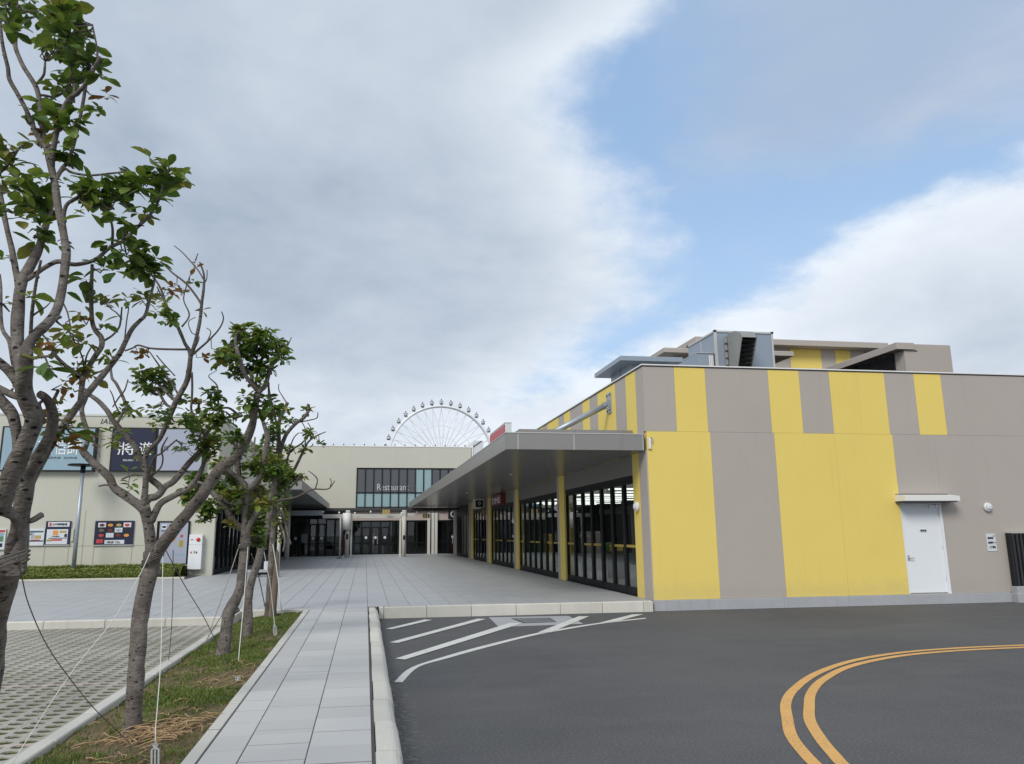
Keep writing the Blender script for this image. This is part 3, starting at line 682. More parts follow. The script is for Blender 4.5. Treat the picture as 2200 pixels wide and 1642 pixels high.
# --- interior
MB().box(6.31, 11.99, 17.56, 55.5, .19, .216).build('interior_floor', M['granite2'], shop)
MB().box(11.9, 11.99, 17.56, 55.5, .22, 4.9).build('interior_wall', M['darkwall'], shop)
for yy in (39.8, 46.6): MB().box(6.5, 11.88, yy-.08, yy+.08, .22, 4.9).build('interior_wall', M['darkwall'], shop)
MB().box(6.32, 11.88, 17.58, 55.5, 3.35, 3.40).build('interior_ceiling', M['darkwall'], shop)
for i in range(15): BX('ceiling_tube', 'lamp', shop, 7.4+.5*(i % 3), 11.4-.4*((i*2) % 3), 19.6+i*1.25, 19.9+i*1.25, 2.94+.04*((i*5) % 3), 2.97+.04*((i*5) % 3))
R5 = random.Random(11)
for k in range(26):
    yy = R5.uniform(18, 45); xx = R5.uniform(7.6, 11); m = R5.choice(['teal', 'darkwall', 'stake', 'paper', 'taupe', 'greenprint', 'yellow'])
    h = R5.uniform(.7, 1.7); wv = R5.uniform(.3, .6)
    MB().cbox(xx, xx+wv, yy, yy+R5.uniform(.4, 1.1), .7 if h < 1 else .22, h, .03).cyl(xx+.1, yy+.2, .22, .72, .03, 6).build('display_stand', M[m], shop)

# --- canopy
CX, CY0, CY1, CZ0, CZ1 = 2.95, 16.63, 55.8, 3.43, 3.80
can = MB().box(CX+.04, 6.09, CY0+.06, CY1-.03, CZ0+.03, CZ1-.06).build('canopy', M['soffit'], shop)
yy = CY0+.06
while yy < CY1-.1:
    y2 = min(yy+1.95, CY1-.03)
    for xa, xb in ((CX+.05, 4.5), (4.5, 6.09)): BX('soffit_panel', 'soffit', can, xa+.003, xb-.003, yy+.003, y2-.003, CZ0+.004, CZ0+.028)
    MB().box(CX, CX+.038, yy+.004, y2-.004, CZ0, CZ1-.02).build('fascia_panel', M['canopy'], can)
    yy = y2
for a, b in ((2.952, 3.20), (3.22, 4.45), (4.47, 6.03)): BX('fascia_panel', 'canopy', can, a+.003, b-.003, CY0, CY0+.05, CZ0, CZ1-.02)
MB().box(3.2, 3.222, CY0+.004, CY0+.05, CZ0, CZ1-.021).box(4.45, 4.472, CY0+.004, CY0+.05, CZ0, CZ1-.021).box(6.03, 6.05, CY0-.004, CY0+.05, CZ0, CZ1-.021).build('joint_strip', M['joint'], can)
MB().box(CX-.012, 6.06, CY0-.012, CY0+.1, CZ1-.019, CZ1).box(CX-.012, CX+.1, CY0+.1, CY1, CZ1-.019, CZ1).build('edge_trim', M['joint'], can)
MB().box(CX+.1, 6.09, CY0+.1, CY1, CZ1-.055, CZ1-.01).build('canopy_deck', M['canopy'], can)
MB().box(6.051, 6.068, CY0-.006, CY0+.06, CZ0-.02, CZ1-.02).build('end_cap', M['darkedge'], can)
for a, b in ((3.40, 4.72), (4.726, 6.09)): MB().box(a, b, 17.45, 17.5, CZ1, 3.98).build('upstand_panel', M['canopy'], can)
MB().box(3.40, 3.45, 17.501, CY1-.2, CZ1, 3.98).build('upstand_panel', M['canopy'], can)
for yy in (24, 35): MB().cyl(4.4, yy, CZ0-.015, CZ0+.01, .05, 12).build('downlight', M['coping'], can)
for yy, zz in ((19.13, 4.9), (32.4, 4.9), (45.6, 4.9)):
    rod = MB().tube([(4.25, yy, 3.95), (5.95, yy, 4.82)], .075, 14).tube([(5.9, yy, 4.795), (6.02, yy, 4.86)], .045, 10).build('tie_rod', M['galv'], shop, True)
    p = MB().box(6.07, 6.099, yy-.17, yy+.17, zz-.26, zz+.26).build('anchor_plate', M['galv'], rod)
    MB().prism([(5.9, zz-.13), (6.069, zz-.18), (6.069, zz+.08), (5.9, zz+.0)], 'y', yy-.015, yy+.015).build('lug', M['galv'], rod)
    for a in (-.12, .12):
        for b in (-.2, .2): MB().tube([(6.05, yy+a, zz+b), (6.07, yy+a, zz+b)], .024, 8).build('bolt', M['darkedge'], rod)
    MB().box(4.15, 4.4, yy-.06, yy+.06, 3.9, 4.02).build('foot', M['galv'], rod)
# wall fittings
def bulkhead(label, loc, axis, r=.105):
    t = thing('wall_lamp', label, 'wall lamp', loc, 'round white bulkhead lamps')
    v = Vector((0, -1, 0)) if axis == 'y' else Vector((-1, 0, 0)); L = Vector(loc)
    MB().tube([L, L+v*.05, L+v*.075], [r, r, r*.86], 20).build('rim', M['whiteplastic'], t, True)
    MB().tube([L+v*.0755, L+v*.10, L+v*.112], [r*.72, r*.62, r*.3], 16).build('lens', M['paper'], t, True)
    return t
bulkhead('round white lamp on the taupe wall right of the white service door', (14.45, YF-.001, 2.16), 'y')
bulkhead('round white lamp at the front corner pillar beside the nearest shopfront', (6.099, 17.30, 2.22), 'x', .11)
bulkhead('round white lamp on the second yellow pillar between the two nearest shopfronts', (6.099, 25.0, 2.45), 'x')
bulkhead('round white lamp on the third yellow pillar further along the shopfronts', (6.099, 32.6, 2.15), 'x')
t = thing('notice_plate', 'white notice plate with three black lines of writing beside the black fence', 'notice', (14.44, YF, 1.15))
BX('plate', 'plate_white', t, 14.325, 14.565, YF-.012, YF-.001, 1.15, 1.545)
for txt, a, b, z in (('車輛', 0, 0, 0),): pass
lettering('限高管制', 'ink', t, 14.355, 14.495, 1.425, 1.475, YF-.012); lettering('請勿停車', 'ink', t, 14.355, 14.495, 1.32, 1.37, YF-.012); lettering('上下貨區', 'ink', t, 14.365, 14.535, 1.215, 1.27, YF-.012)
MB().tube([(14.525, YF-.013, 1.495), (14.525, YF-.018, 1.495)], .016, 10).tube([(14.535, YF-.013, 1.345), (14.535, YF-.018, 1.345)], .014, 10).build('printed_dot', M['ink'], t)
t = thing('junction_box', 'small pale box at the outer corner above the end of the canopy', 'junction box', (6.17, YF, 3.5))
MB().cbox(6.15, 6.21, YF-.05, YF-.001, 3.46, 3.70, .01).build('box', M['whiteplastic'], t); MB().tube([(6.20, YF-.02, 3.72), (6.25, YF-.03, 3.70), (6.25, YF-.03, 3.60)], .012, 8).build('conduit', M['steel'], t)

# --- structures on the roof that belong to the building
ph = MB().box(12.0, 18.6, 26.5, 33, 5.3, 8.37).build('penthouse', M['taupe'], shop)
MB().cbox(11.6, 19.3, 26.0, 33.5, 8.37, 8.585, .02).build('penthouse_roof', M['taupe'], ph)
for a, b in ((15.55, 16.80), (17.40, 18.02)): BX('wall_stripe', 'yellow', ph, a, b, 26.488, 26.499, 5.4, 8.36)
lb = MB().box(10.25, 13.9, 24.8, 26.45, 5.3, 7.55).build('plant_room', M['taupe'], shop); MB().cbox(9.7, 14.4, 24.3, 26.46, 7.55, 7.71, .02).build('plant_room_roof', M['taupe'], lb)
sr = MB().box(16.1, 17.7, 21.0, 27, 5.3, 7.0).box(16.1, 16.55, 21.0, 27, 7.0, 7.04).box(16.42, 17.7, 21, 27, 7.0, 7.235).build('stair_house', M['taupe'], shop)
MB().cbox(15.80, 16.41, 20.93, 27, 7.05, 7.26, .015).build('stair_roof', M['taupe'], sr)
MB().box(16.06, 16.099, 21.45, 26.9, 5.3, 7.02).build('louvre_backing', M['slate'], sr)
for k in range(26): MB().prism([(16.0, 5.36+k*.062), (16.058, 5.40+k*.062), (16.058, 5.408+k*.062), (16.0, 5.372+k*.062)], 'y', 21.46, 26.88).build('louvre_blade', M['slate'], sr)
MB().box(15.98, 16.06, 23.3, 23.36, 5.3, 7.02).box(15.98, 16.06, 25.2, 25.26, 5.3, 7.02).build('louvre_post', M['frame'], sr)
hb = MB().box(7.15, 8.3, 20.5, 22.2, 5.3, 6.24).build('roof_hatch', M['roofmetal'], shop); MB().cbox(6.73, 8.52, 20.0, 22.5, 6.24, 6.37, .01).build('hatch_roof', M['roofmetal'], hb)
MB().box(7.142, 7.1495, 21.3, 21.32, 5.3, 6.24).build('seam', M['darkedge'], hb)

# ================================================================== AIR HANDLER ON THE ROOF
ah = thing('air_handling_unit', 'blue grey boxed air handling unit with a hooded intake on the roof', 'air handler', (10.9, 22, 5.3))
MB().box(10.0, 11.79, 21.03, 23.0, 5.31, 7.42).build('casing', M['roofmetal'], ah)
MB().box(9.97, 10.04, 21.0, 21.06, 5.31, 7.40).box(11.76, 11.82, 21.0, 21.06, 5.31, 7.40).box(9.97, 11.82, 21.0, 21.05, 7.40, 7.45).box(9.97, 10.03, 21.05, 23.0, 7.40, 7.45).box(9.985, 10.0, 22.0, 22.03, 5.31, 7.40).build('corner_frame', M['joint'], ah)
for xx, y0 in ((9.96, 20.985), (11.76, 20.985), (9.96, 22.94)): MB().box(xx, xx+.075, y0, y0+.075, 7.405, 7.465).build('corner_cap', M['slate'], ah)
MB().box(9.45, 9.969, 21.15, 23.2, 5.31, 6.78).build('side_duct', M['roofmetal'], ah)
for k in range(3): MB().box(9.82+k*.05, 9.85+k*.05, 21.13, 21.149, 5.6, 6.72).build('side_rib', M['coping'], ah)
MB().box(9.44, 9.975, 21.12, 23.2, 6.781, 6.80).build('duct_trim', M['joint'], ah)
prof = [(20.99, 7.30), (20.75, 7.34), (20.45, 7.30), (20.18, 7.17), (20.08, 7.03), (20.62, 5.9), (20.99, 5.9)]
hd = MB()
for xx in (10.35, 10.80): hd.prism(prof, 'x', xx, xx+.02)
for (a, b), (c, d) in zip(prof[:4], prof[1:5]): hd.add([(10.35, a, b), (10.82, a, b), (10.82, c, d), (10.35, c, d)], [(0, 1, 2, 3)])
hood = hd.build('intake_hood', M['hood'], ah)
for k in range(9):
    t_ = k/9; y_, z_ = 20.11+.54*t_, 6.97-1.13*t_
    MB().add([(10.375, y_+.02, z_), (10.795, y_+.02, z_), (10.795, y_+.16, z_-.05), (10.375, y_+.16, z_-.05)], [(0, 1, 2, 3)]).build('hood_slat', M['slate'], hood)
BX('hood_mesh', 'slate', hood, 10.371, 10.799, 20.9, 20.985, 5.9, 7.28)
MB().box(10.27, 10.33, 20.97, 21.0, 5.5, 7.2).build('hood_bracket', M['steel'], ah)
for k in range(7): MB().box(10.255, 10.345, 20.955, 20.969, 5.7+k*.22, 5.75+k*.22).build('clamp', M['darkedge'], ah)

# ================================================================== RED ROOFTOP SIGN and signs under the canopy
t = thing('rooftop_sign', 'red board with a white end standing on top of the canopy roof', 'sign', (4.25, 25, 3.8))
MB().box(4.16, 4.36, 23.6, 26.6, 3.76, 4.98).build('sign_body', M['plate_white'], t); BX('red_face', 'red', t, 4.145, 4.158, 23.63, 26.57, 3.80, 4.94)
MB().box(4.15, 4.37, 23.59, 26.61, 4.981, 5.0).build('sign_trim', M['joint'], t)
t = thing('wall_sign', 'dark red box sign with white lettering under the canopy above the third shopfront', 'sign', (6, 36, 2.9))
MB().box(5.90, 6.123, 34.8, 37.6, 2.93, 3.40).build('sign_box', M['darkred'], t); lettering('TIME', 'letter', t, 37.4, 35.0, 3.0, 3.26, 5.90, facing='-x')
t = thing('blade_sign', 'white framed square blade sign with a black panel under the canopy', 'sign', (5.8, 41, 2.9))
MB().box(5.55, 6.09, 41.0, 41.5, 2.93, 3.42).build('frame', M['whiteplastic'], t); BX('black_panel', 'black', t, 5.62, 6.02, 40.985, 40.999, 3.0, 3.35)
MB().tube([(5.75, 40.98, 3.2), (5.82, 40.98, 3.28), (5.9, 40.98, 3.2), (5.82, 40.98, 3.1), (5.75, 40.98, 3.2)], .015, 6).build('emblem', M['letter'], t)
t = thing('blade_sign', 'brown blade sign with pale writing hanging below the white framed sign', 'sign', (5.95, 40.6, 2.5))
MB().box(5.85, 6.10, 40.55, 40.75, 2.55, 2.95).build('panel', M['stake'], t); lettering('食堂', 'gold', t, 5.88, 6.07, 2.62, 2.85, 40.55)

# ================================================================== FAR RESTAURANT BUILDING
far = thing('restaurant_building', 'cream two storey building across the courtyard with a wide restaurant window', 'building', (1, 59.5, .2))
FY = 59.5
MB().box(-9, -.76, FY, FY+6, 3.42, 8.1).box(-.76, 7.82, FY, FY+6, 6.53, 8.1).box(-.76, 7.82, FY+.5, FY+6, 3.42, 6.53).box(-9, 7.82, FY+3, FY+6, .2, 3.42).build('wall', M['cream'], far)
MB().box(-9, 7.86, FY-.03, FY+.3, 8.10, 8.16).build('parapet_cap', M['coping'], far)
win = MB(); x0, pw = -.72, .617
xs = [x0+i*pw for i in range(15)]
win.box(-.755, 7.82, FY-.02, FY+.12, 6.43, 6.525).box(-.755, 7.82, FY-.02, FY+.12, 3.43, 3.50).box(-.755, 7.82, FY-.02, FY+.12, 3.60, 3.66).box(-.755, 7.82, FY-.02, FY+.12, 4.64, 4.72)
for x in xs:
    if x < 7.8: win.box(x-.035, x+.035, FY-.05, FY+.12, 3.501, 6.429)
wf = win.build('window', M['frame'], far)
for i in range(14):
    a, b = xs[i]+.036, min(xs[i+1], 7.82)-.036
    if b-a < .1: continue
    BX('pane', 'glassblind' if i in (7, 8) else 'glassgrey', wf, a, b, FY+.03, FY+.05, 4.721, 6.429)
    BX('pane', 'glassblind', wf, a, b, FY+.03, FY+.05, 3.661, 4.639); BX('sill_pane', 'coping', wf, a, b, FY+.03, FY+.05, 3.501, 3.599)
lettering('Restaurant', 'window_letter', far, .77, 3.11, 4.87, 5.34, FY+.025, name='window_lettering')
for k in range(22):
    x = -8.6+k*.76; o = MB().cyl(x, FY+.1, 8.16, 8.24, .02, 6).ell((x, FY+.1, 8.27), .05, .05, .05, 8, 5).build('parapet_lamp', M['darkedge'], far)
# lower storey
MB().box(-1.3, 7.9, FY-.1, FY-.001, 2.66, 3.40).build('fascia_band', M['pinkish'], far)
def shopfront(x0, x1, n, y, z1, rail=1.05, doors=()):
    wd = (x1-x0)/n; f = MB().box(x0, x1, y, y+.1, z1-.1, z1).box(x0, x1, y, y+.1, .2, .29).box(x0, x1, y+.012, y+.088, rail-.03, rail+.03)
    for i in range(n+1): f.box(x0+i*wd-.05, x0+i*wd+.05, y-.01, y+.11, .291, z1-.101)
    o = f.build('entrance_glazing', M['frame'], far)
    for i in range(n): BX('glass_pane', 'glassdark', o, x0+i*wd+.051, x0+(i+1)*wd-.051, y+.045, y+.055, .29, z1-.1)
    for i in doors:
        MB().box(x0+i*wd+.06, x0+i*wd+.13, y-.02, y+.1, .292, z1-.45).box(x0+(i+1)*wd-.13, x0+(i+1)*wd-.06, y-.02, y+.1, .292, z1-.45).box(x0+i*wd+.131, x0+(i+1)*wd-.131, y-.02, y+.1, z1-.54, z1-.45).build('door_leaf', M['frame'], o)
        MB().ell((x0+(i+.5)*wd, y-.03, 1.42), .10, .01, .10, 12, 6).build('door_sticker', M['paper'], o)
    return o
d = shopfront(-.98, 2.44, 5, FY-.02, 2.65, doors=(1, 2, 3)); 
MB().tube([(.58, FY-.1, .95), (.58, FY-.1, 1.55)], .03, 8).tube([(.88, FY-.1, .95), (.88, FY-.1, 1.55)], .03, 8).build('pull_handle', M['steel'], d)
shopfront(3.05, 4.42, 2, FY-.02, 2.65); d2 = shopfront(5.25, 7.6, 3, FY-.02, 2.65, doors=(1, 2))
MB().tube([(6.4, FY-.1, .95), (6.4, FY-.1, 1.6)], .03, 8).build('pull_handle', M['steel'], d2)
shopfront(-5.55, -1.5, 7, 56.0, 2.85, doors=(1, 3, 4)); MB().box(-5.6, -1.3, 55.9, 56.3, 2.86, 3.42).build('dark_band', M['frame'], far)
MB().box(-9, 7.8, FY+2.6, FY+2.9, .2, 3.4).build('lobby_wall', M['darkwall'], far); MB().box(-6, 7.8, 56.05, FY+2.6, .17, .212).build('lobby_floor', M['darkfloor'], far)
R6 = random.Random(5)
for k in range(16): 
    xx = R6.uniform(-5, 7); MB().cbox(xx, xx+R6.uniform(.3, .7), 60.6, 61.2, .22, R6.uniform(.8, 1.8), .04).build('lobby_furniture', M[R6.choice(['paper', 'teal', 'stake', 'greenprint', 'darkred'])], far)
MB().box(-2.62, 7.9, 53.3, 53.45, 3.20, 3.37).build('steel_beam', M['darkedge'], far)
MB().box(-9, 7.9, FY-.35, FY-.11, 3.36, 3.42).build('drip_ledge', M['darkedge'], far)
for x in (4.62, 4.92, 5.16): MB().box(x-.1, x+.1, FY-.3, FY-.11, .2, 3.19).build('pilaster', M['pale_post'], far)
MB().box(7.86, 7.95, FY-.2, FY+3, 3.4, 8.45).build('end_screen', M['coping'], far); BX('glass_screen', 'plate_white', far, 7.96, 8.75, FY-.12, FY-.09, 3.4, 8.62)
MB().tube([(7.9, FY-.15, 8.1), (8.62, FY-.15, 8.62)], .03, 6).build('stair_handrail', M['darkedge'], far)
# pergola in front of the entrance
pg = thing('entrance_pergola', 'pale beam on round pale columns in front of the far entrance doors', 'pergola', (.6, 52.6, .22))
MB().box(-2.75, 2.2, 52.5, 52.7, 2.70, 2.95).box(2.2, 3.2, 52.5, 52.7, 2.78, 3.0).build('beam', M['pale_post'], pg)
for x in (-1.15, 2.48): MB().cyl(x, 52.45, .22, 3.19, .145, 16).build('column', M['pale_post'], pg, True)
MB().box(2.18, 2.3, 52.5, 52.62, .22, 2.7).build('slim_post', M['pale_post'], pg); MB().box(-.95, -.85, 52.5, 52.62, .22, 2.7).build('slim_post', M['pale_post'], pg)
t = thing('column_sleeve', 'fat white padded sleeve hung round the upper part of the left pergola column', 'column pad', (-1.2, 52.3, 1.95))
MB().cyl(-1.22, 52.35, 1.95, 3.02, .26, 18).build('pad', M['whiteplastic'], t, True)
t = thing('flag_pole', 'thin pale pole on a round dark foot left of the pergola column', 'pole', (-1.6, 50.6, .22)); MB().cyl(-1.55, 50.6, .25, 2.75, .05, 10).build('pole', M['pale_post'], t, True); MB().cyl(-1.55, 50.6, .22, .25, .22, 16).build('foot', M['darkedge'], t)
for lab, x, z, h in (('small dark plate on the left pergola column below the sleeve', -1.15, 1.35, .36), ('small dark intercom on the right pergola column', 2.48, 1.3, .28)):
    t = thing('wall_fitting', lab, 'intercom', (x, 52.3, z)); MB().cbox(x-.07, x+.07, 52.27, 52.31, z, z+h, .01).build('housing', M['frame'], t)
sg = thing('string_lights', 'string of white bulbs slung below the entrance canopy edge', 'string lights', (2, 52.2, 3.15))
pts = [(-2.7+i*.5, 52.2, 3.12+.05*math.cos(i*.9)) for i in range(21)]
MB().tube(pts, .015, 5).build('cable', M['black'], sg)
for i in range(0, 21, 2): MB().ell((pts[i][0], 52.2, pts[i][2]-.07), .06, .06, .07, 8, 6).build('bulb', M['letter'], sg, True)
for lab, x in (('gold paper lantern hanging over the middle of the far entrance', 1.3), ('gold lantern hanging right of the pergola near the canopy end', 3.9)):
    t = thing('lantern', lab, 'lantern', (x, 52, 2.8), 'gold lanterns at the far entrance'); z = 2.98 if x < 2 else 2.72
    for k in range(3): MB().cbox(x-.24+k*.16, x-.11+k*.16, 51.95, 52.05, z-.05, z+.24, .02).build('lantern_panel', M['gold'], t)
    MB().tube([(x, 52, z+.24), (x, 52, 3.14)], .01, 5).build('cord', M['black'], t)
t = thing('hanging_sign', 'black square sign with a pale ring mark at the right end of the far facade', 'sign', (6.6, 59, 2.7))
BX('panel', 'black', t, 6.05, 6.85, 59.1, 59.2, 2.72, 3.4); MB().tube([(6.45+.2*math.cos(a*.33), 59.09, 3.08+.2*math.sin(a*.33)) for a in range(-2, 17)], .03, 6).build('ring_mark', M['paper'], t)

# ================================================================== LEFT CREAM BUILDING
lf = thing('cream_building', 'long cream rendered building on the left with billboards and posters on its wall', 'building', (-10, 31.3, .2))
MB().box(-34, -6.0, 31.3, 31.7, .1, 6.1).box(-34, -6.0, 31.7, 58, 3.0, 6.1).box(-6.0, -5.58, 31.3, 58, 2.95, 6.1).box(-34, -9.5, 31.7, 58, .1, 3.0).build('wall', M['cream'], lf)
MB().box(-34, -5.55, 31.27, 31.6, 6.10, 6.17).box(-5.9, -5.55, 31.6, 58, 6.10, 6.17).build('parapet_cap', M['joint'], lf)
MB().box(-6.0, -5.585, 31.3, 31.55, .2, 2.95).build('corner_pier', M['cream'], lf)
for x in (-11.42, -10.62, -9.76, -8.45, -10.15): MB().box(x-.012, x+.012, 31.292, 31.299, .25, 1.34 if x != -10.15 else 2.6).build('wall_joint', M['taupe'], lf)
MB().box(-30, -6.6, 31.292, 31.299, 1.325, 1.345).build('wall_joint', M['taupe'], lf)
MB().box(-5.75, -5.6, 31.6, 46, 2.86, 2.95).box(-5.75, -5.6, 31.6, 46, .2, .24).build('door_track', M['frame'], lf)
for i in range(14):
    a, b = 31.6+i*1.03, 31.6+(i+1)*1.03-.012
    d = MB().box(-5.72, -5.60, a, a+.08, .25, 2.85).box(-5.72, -5.60, b-.08, b, .25, 2.85).box(-5.715, -5.605, a+.081, b-.081, .25, .4).box(-5.715, -5.605, a+.081, b-.081, 2.77, 2.85).build('folding_door', M['frame'], lf)
    BX('glass_pane', 'glass', d, -5.665, -5.658, a+.07, b-.07, .39, 2.78)
MB().box(-5.75, -5.6, 46.05, 56, .2, 2.95).build('side_wall', M['frame'], lf)
MB().box(-9.4, -5.76, 31.75, 57, .15, .214).build('interior_floor', M['darkfloor'], lf); BX('interior_wall', 'darkwall', lf, -9.49, -9.4, 31.75, 57, .2, 2.95)
for k in range(12):
    yy = 32.2+k*1.1; xx = R6.uniform(-8.8, -6.6); MB().cbox(xx, xx+.5, yy, yy+.7, .22, R6.uniform(.8, 2.0), .03).build('display_stand', M[R6.choice(['paper', 'teal', 'stake', 'redprint', 'greenprint', 'taupe'])], lf)
# canopy of the left building
LX, LY0, LY1 = -2.55, 32.4, 57.5
lc = MB().box(-5.57, LX-.05, LY0+.05, LY1, 3.46, 3.74).build('canopy', M['soffit'], lf)
yy = LY0
while yy < LY1-.1:
    y2 = min(yy+1.95, LY1); BX('fascia_panel', 'canopy', lc, LX-.045, LX, yy+.004, y2-.004, 3.43, 3.78); 
    BX('soffit_panel', 'soffit', lc, -5.56, LX-.05, max(yy, LY0+.05)+.003, y2-.003, 3.434, 3.457); yy = y2
for a, b in ((-5.57, -4.1), (-4.1, LX)): BX('fascia_panel', 'canopy', lc, a+.003, b-.003 if b < -3 else b, LY0-.04, LY0-.001, 3.43, 3.78)
MB().box(-5.57, LX+.012, LY0-.052, LY0+.1, 3.781, 3.80).box(LX-.1, LX+.012, LY0+.1, LY1, 3.781, 3.80).build('edge_trim', M['joint'], lc)
MB().cyl(-4.6, 49.2, .22, 3.433, .15, 16).build('column', M['pale_post'], lf, True)
MB().box(-5.57, -2.62, 49.95, 50.1, 2.82, 3.12).build('cross_beam', M['galv'], lf)
t = thing('pale_post', 'slim pale round post standing on the paving just behind the last tree', 'post', (-3, 29.15, .22)); MB().cyl(-3.0, 29.15, .22, 3.2, .062, 12).build('shaft', M['pale_post'], t, True); MB().cyl(-3.0, 29.15, .221, .245, .12, 14).build('base_plate', M['galv'], t)
t = thing('stone_bench', 'low grey stone bench under the left canopy behind the trees', 'bench', (-3.6, 29.6, .22)); MB().cbox(-4.1, -3.05, 29.3, 29.7, .38, .46, .01).build('seat', M['plinth'], t)
for x in (-3.95, -3.3): MB().box(x, x+.15, 29.35, 29.65, .22, .38).build('leg', M['plinth'], t)
t = thing('board_stand', 'black framed board with a pale face standing by the stone bench', 'board', (-3.55, 30.4, .22)); MB().box(-3.85, -3.25, 30.4, 30.46, .25, .95).build('frame', M['frame'], t); BX('face', 'paper', t, -3.62, -3.3, 30.385, 30.398, .35, .72)
for x in (-3.8, -3.35): MB().box(x, x+.05, 30.3, 30.6, .22, .25).build('foot', M['frame'], t)

# billboards
def board(label, x0, x1, z0, z1, face, frame='black', dep=.22):
    t = thing('billboard', label, 'billboard', ((x0+x1)/2, 31.2, z0), 'billboards on the cream wall'); y = 31.3-dep
    MB().box(x0, x1, y, 31.298, z0, z1).build('frame', M[frame], t); BX('face', face, t, x0+.07, x1-.07, y-.006, y-.001, z0+.05, z1-.05); return t, y-.006
t, y = board('pale blue billboard in a black frame with white characters, leftmost on the cream wall', -13.19, -9.95, 4.01, 5.65, 'signblue')
for txt, a, b in (('功', -11.95, -11.40), ('信', -11.35, -10.95), ('師', -10.90, -10.45)): lettering(txt, 'letter', t, a, b, 4.62, 5.18, y)
lettering('KERRIE  SORIE', 'ink', t, -11.65, -10.55, 4.47, 4.54, y); lettering('34', 'ink', t, -10.3, -10.17, 5.36, 5.48, y)
t, y = board('dark navy billboard with large white characters between the blue and lilac boards', -9.42, -7.86, 4.01, 5.66, 'navy')
lettering('將', 'letter', t, -9.17, -8.55, 4.63, 5.12, y); lettering('遊', 'letter', t, -8.42, -7.98, 4.63, 5.12, y); lettering('EDUIZU', 'letter', t, -8.95, -8.60, 4.40, 4.46, y)
t, y = board('pale lilac billboard with thin dark writing, rightmost on the cream wall', -7.84, -6.1, 4.01, 5.66, 'signlilac')
lettering('回 入 彩', 'ink', t, -7.6, -6.75, 4.8, 4.98, y)
t = thing('wall_lettering', 'black painted script letters high on the cream wall above the billboards', 'lettering', (-9.7, 31.29, 5.7))
lettering('IAO', 'ink', t, -9.93, -9.45, 5.80, 6.0, 31.299, name='script_letters', skew=.06); lettering('S', 'ink', t, -9.33, -9.22, 5.66, 5.78, 31.299, name='script_letters')
# posters
def poster(label, x0, x1, z0, z1, back='navy'):
    t = thing('poster_case', label, 'poster', ((x0+x1)/2, 31.25, z0), 'poster cases on the cream wall'); BX('case', back, t, x0, x1, 31.24, 31.298, z0, z1)
    MB().box(x0-.02, x1+.02, 31.235, 31.298, z0-.03, z0-.001).build('bottom_rail', M['joint'], t); return t
def pr(t, m, x0, x1, z0, z1, name='printed_panel', lay=0): return BX(name, m, t, x0, x1, 31.236-.003*lay, 31.2385-.003*lay, z0, z1)
t = poster('navy poster case with white heading and orange block, left of the lamp post', -11.44, -10.60, 1.38, 2.22)
pr(t, 'paper', -11.36, -10.64, 2.02, 2.19); pr(t, 'redprint', -11.32, -11.25, 2.04, 2.16, lay=1); lettering('小中呷呷廣場', 'ink', t, -11.22, -10.72, 2.06, 2.15, 31.233)
pr(t, 'paper', -11.38, -10.67, 1.40, 1.93); pr(t, 'orange', -11.17, -11.0, 1.72, 1.89, lay=1); pr(t, 'redprint', -11.2, -10.85, 1.52, 1.58, lay=1); pr(t, 'navy', -11.3, -10.68, 1.60, 1.625, lay=1); pr(t, 'yellowtape', -11.36, -11.2, 1.50, 1.57, lay=1)
pr(t, 'ink', -10.78, -10.69, 1.65, 1.76, lay=1); pr(t, 'gold', -10.95, -10.72, 1.80, 1.88, lay=1); lettering('中央廣場', 'ink', t, -11.2, -10.95, 1.66, 1.70, 31.233)
t = poster('pale map poster beside the navy poster case, behind the leftmost trunk', -12.02, -11.46, 1.38, 1.96, 'paper')
pr(t, 'teal', -11.95, -11.5, 1.82, 1.88); pr(t, 'greenprint', -11.95, -11.89, 1.72, 1.80); pr(t, 'gold', -11.78, -11.56, 1.60, 1.72); pr(t, 'ink', -11.97, -11.47, 1.50, 1.54); pr(t, 'redprint', -11.9, -11.6, 1.545, 1.57); pr(t, 'signlilac', -11.9, -11.8, 1.6, 1.82)
t = poster('dark portrait poster at the left edge of the map poster', -12.32, -12.04, 1.38, 1.96); pr(t, 'redprint', -12.28, -12.08, 1.55, 1.93); pr(t, 'orange', -12.2, -12.12, 1.65, 1.85, lay=1); pr(t, 'ink', -12.26, -12.18, 1.7, 1.9, lay=1)
t = poster('poster with a pink heading and green trees at the far left', -13.6, -12.75, 1.25, 1.95, 'paper'); pr(t, 'redprint', -13.58, -12.77, 1.84, 1.92); pr(t, 'signblue', -13.55, -12.8, 1.5, 1.83)
for k in range(4): pr(t, 'greenprint', -13.4+k*.16, -13.3+k*.16, 1.52, 1.66+.03*(k % 2), lay=1)
for k in range(3): pr(t, 'ink', -13.5+k*.25, -13.32+k*.25, 1.32, 1.45, lay=1)
t = poster('navy menu board with a grid of food photographs right of the lamp post', -9.77, -8.43, 1.36, 2.22)
cs = ['darkred', 'orange', 'gold', 'redprint', 'paper', 'stake', 'darkred', 'signlilac', 'ink', 'gold', 'redprint', 'paper']
for r in range(3):
    for c in range(4):
        x0, z0 = -9.66+c*.29, 1.99-r*.185; BX('food_picture', 'ink' if (r+c) % 3 else 'paper', t, x0, x0+.265, 31.236, 31.2385, z0, z0+.165)
        MB().ell((x0+.13, 31.235, z0+.075), .095, .002, .055, 10, 5).build('dish', M[cs[(r*4+c+r) % 12]], t)
pr(t, 'redprint', -9.68, -9.45, 1.42, 1.56); pr(t, 'paper', -9.4, -8.72, 1.39, 1.53); lettering('美食 TEL', 'ink', t, -9.3, -8.85, 1.42, 1.49, 31.233)
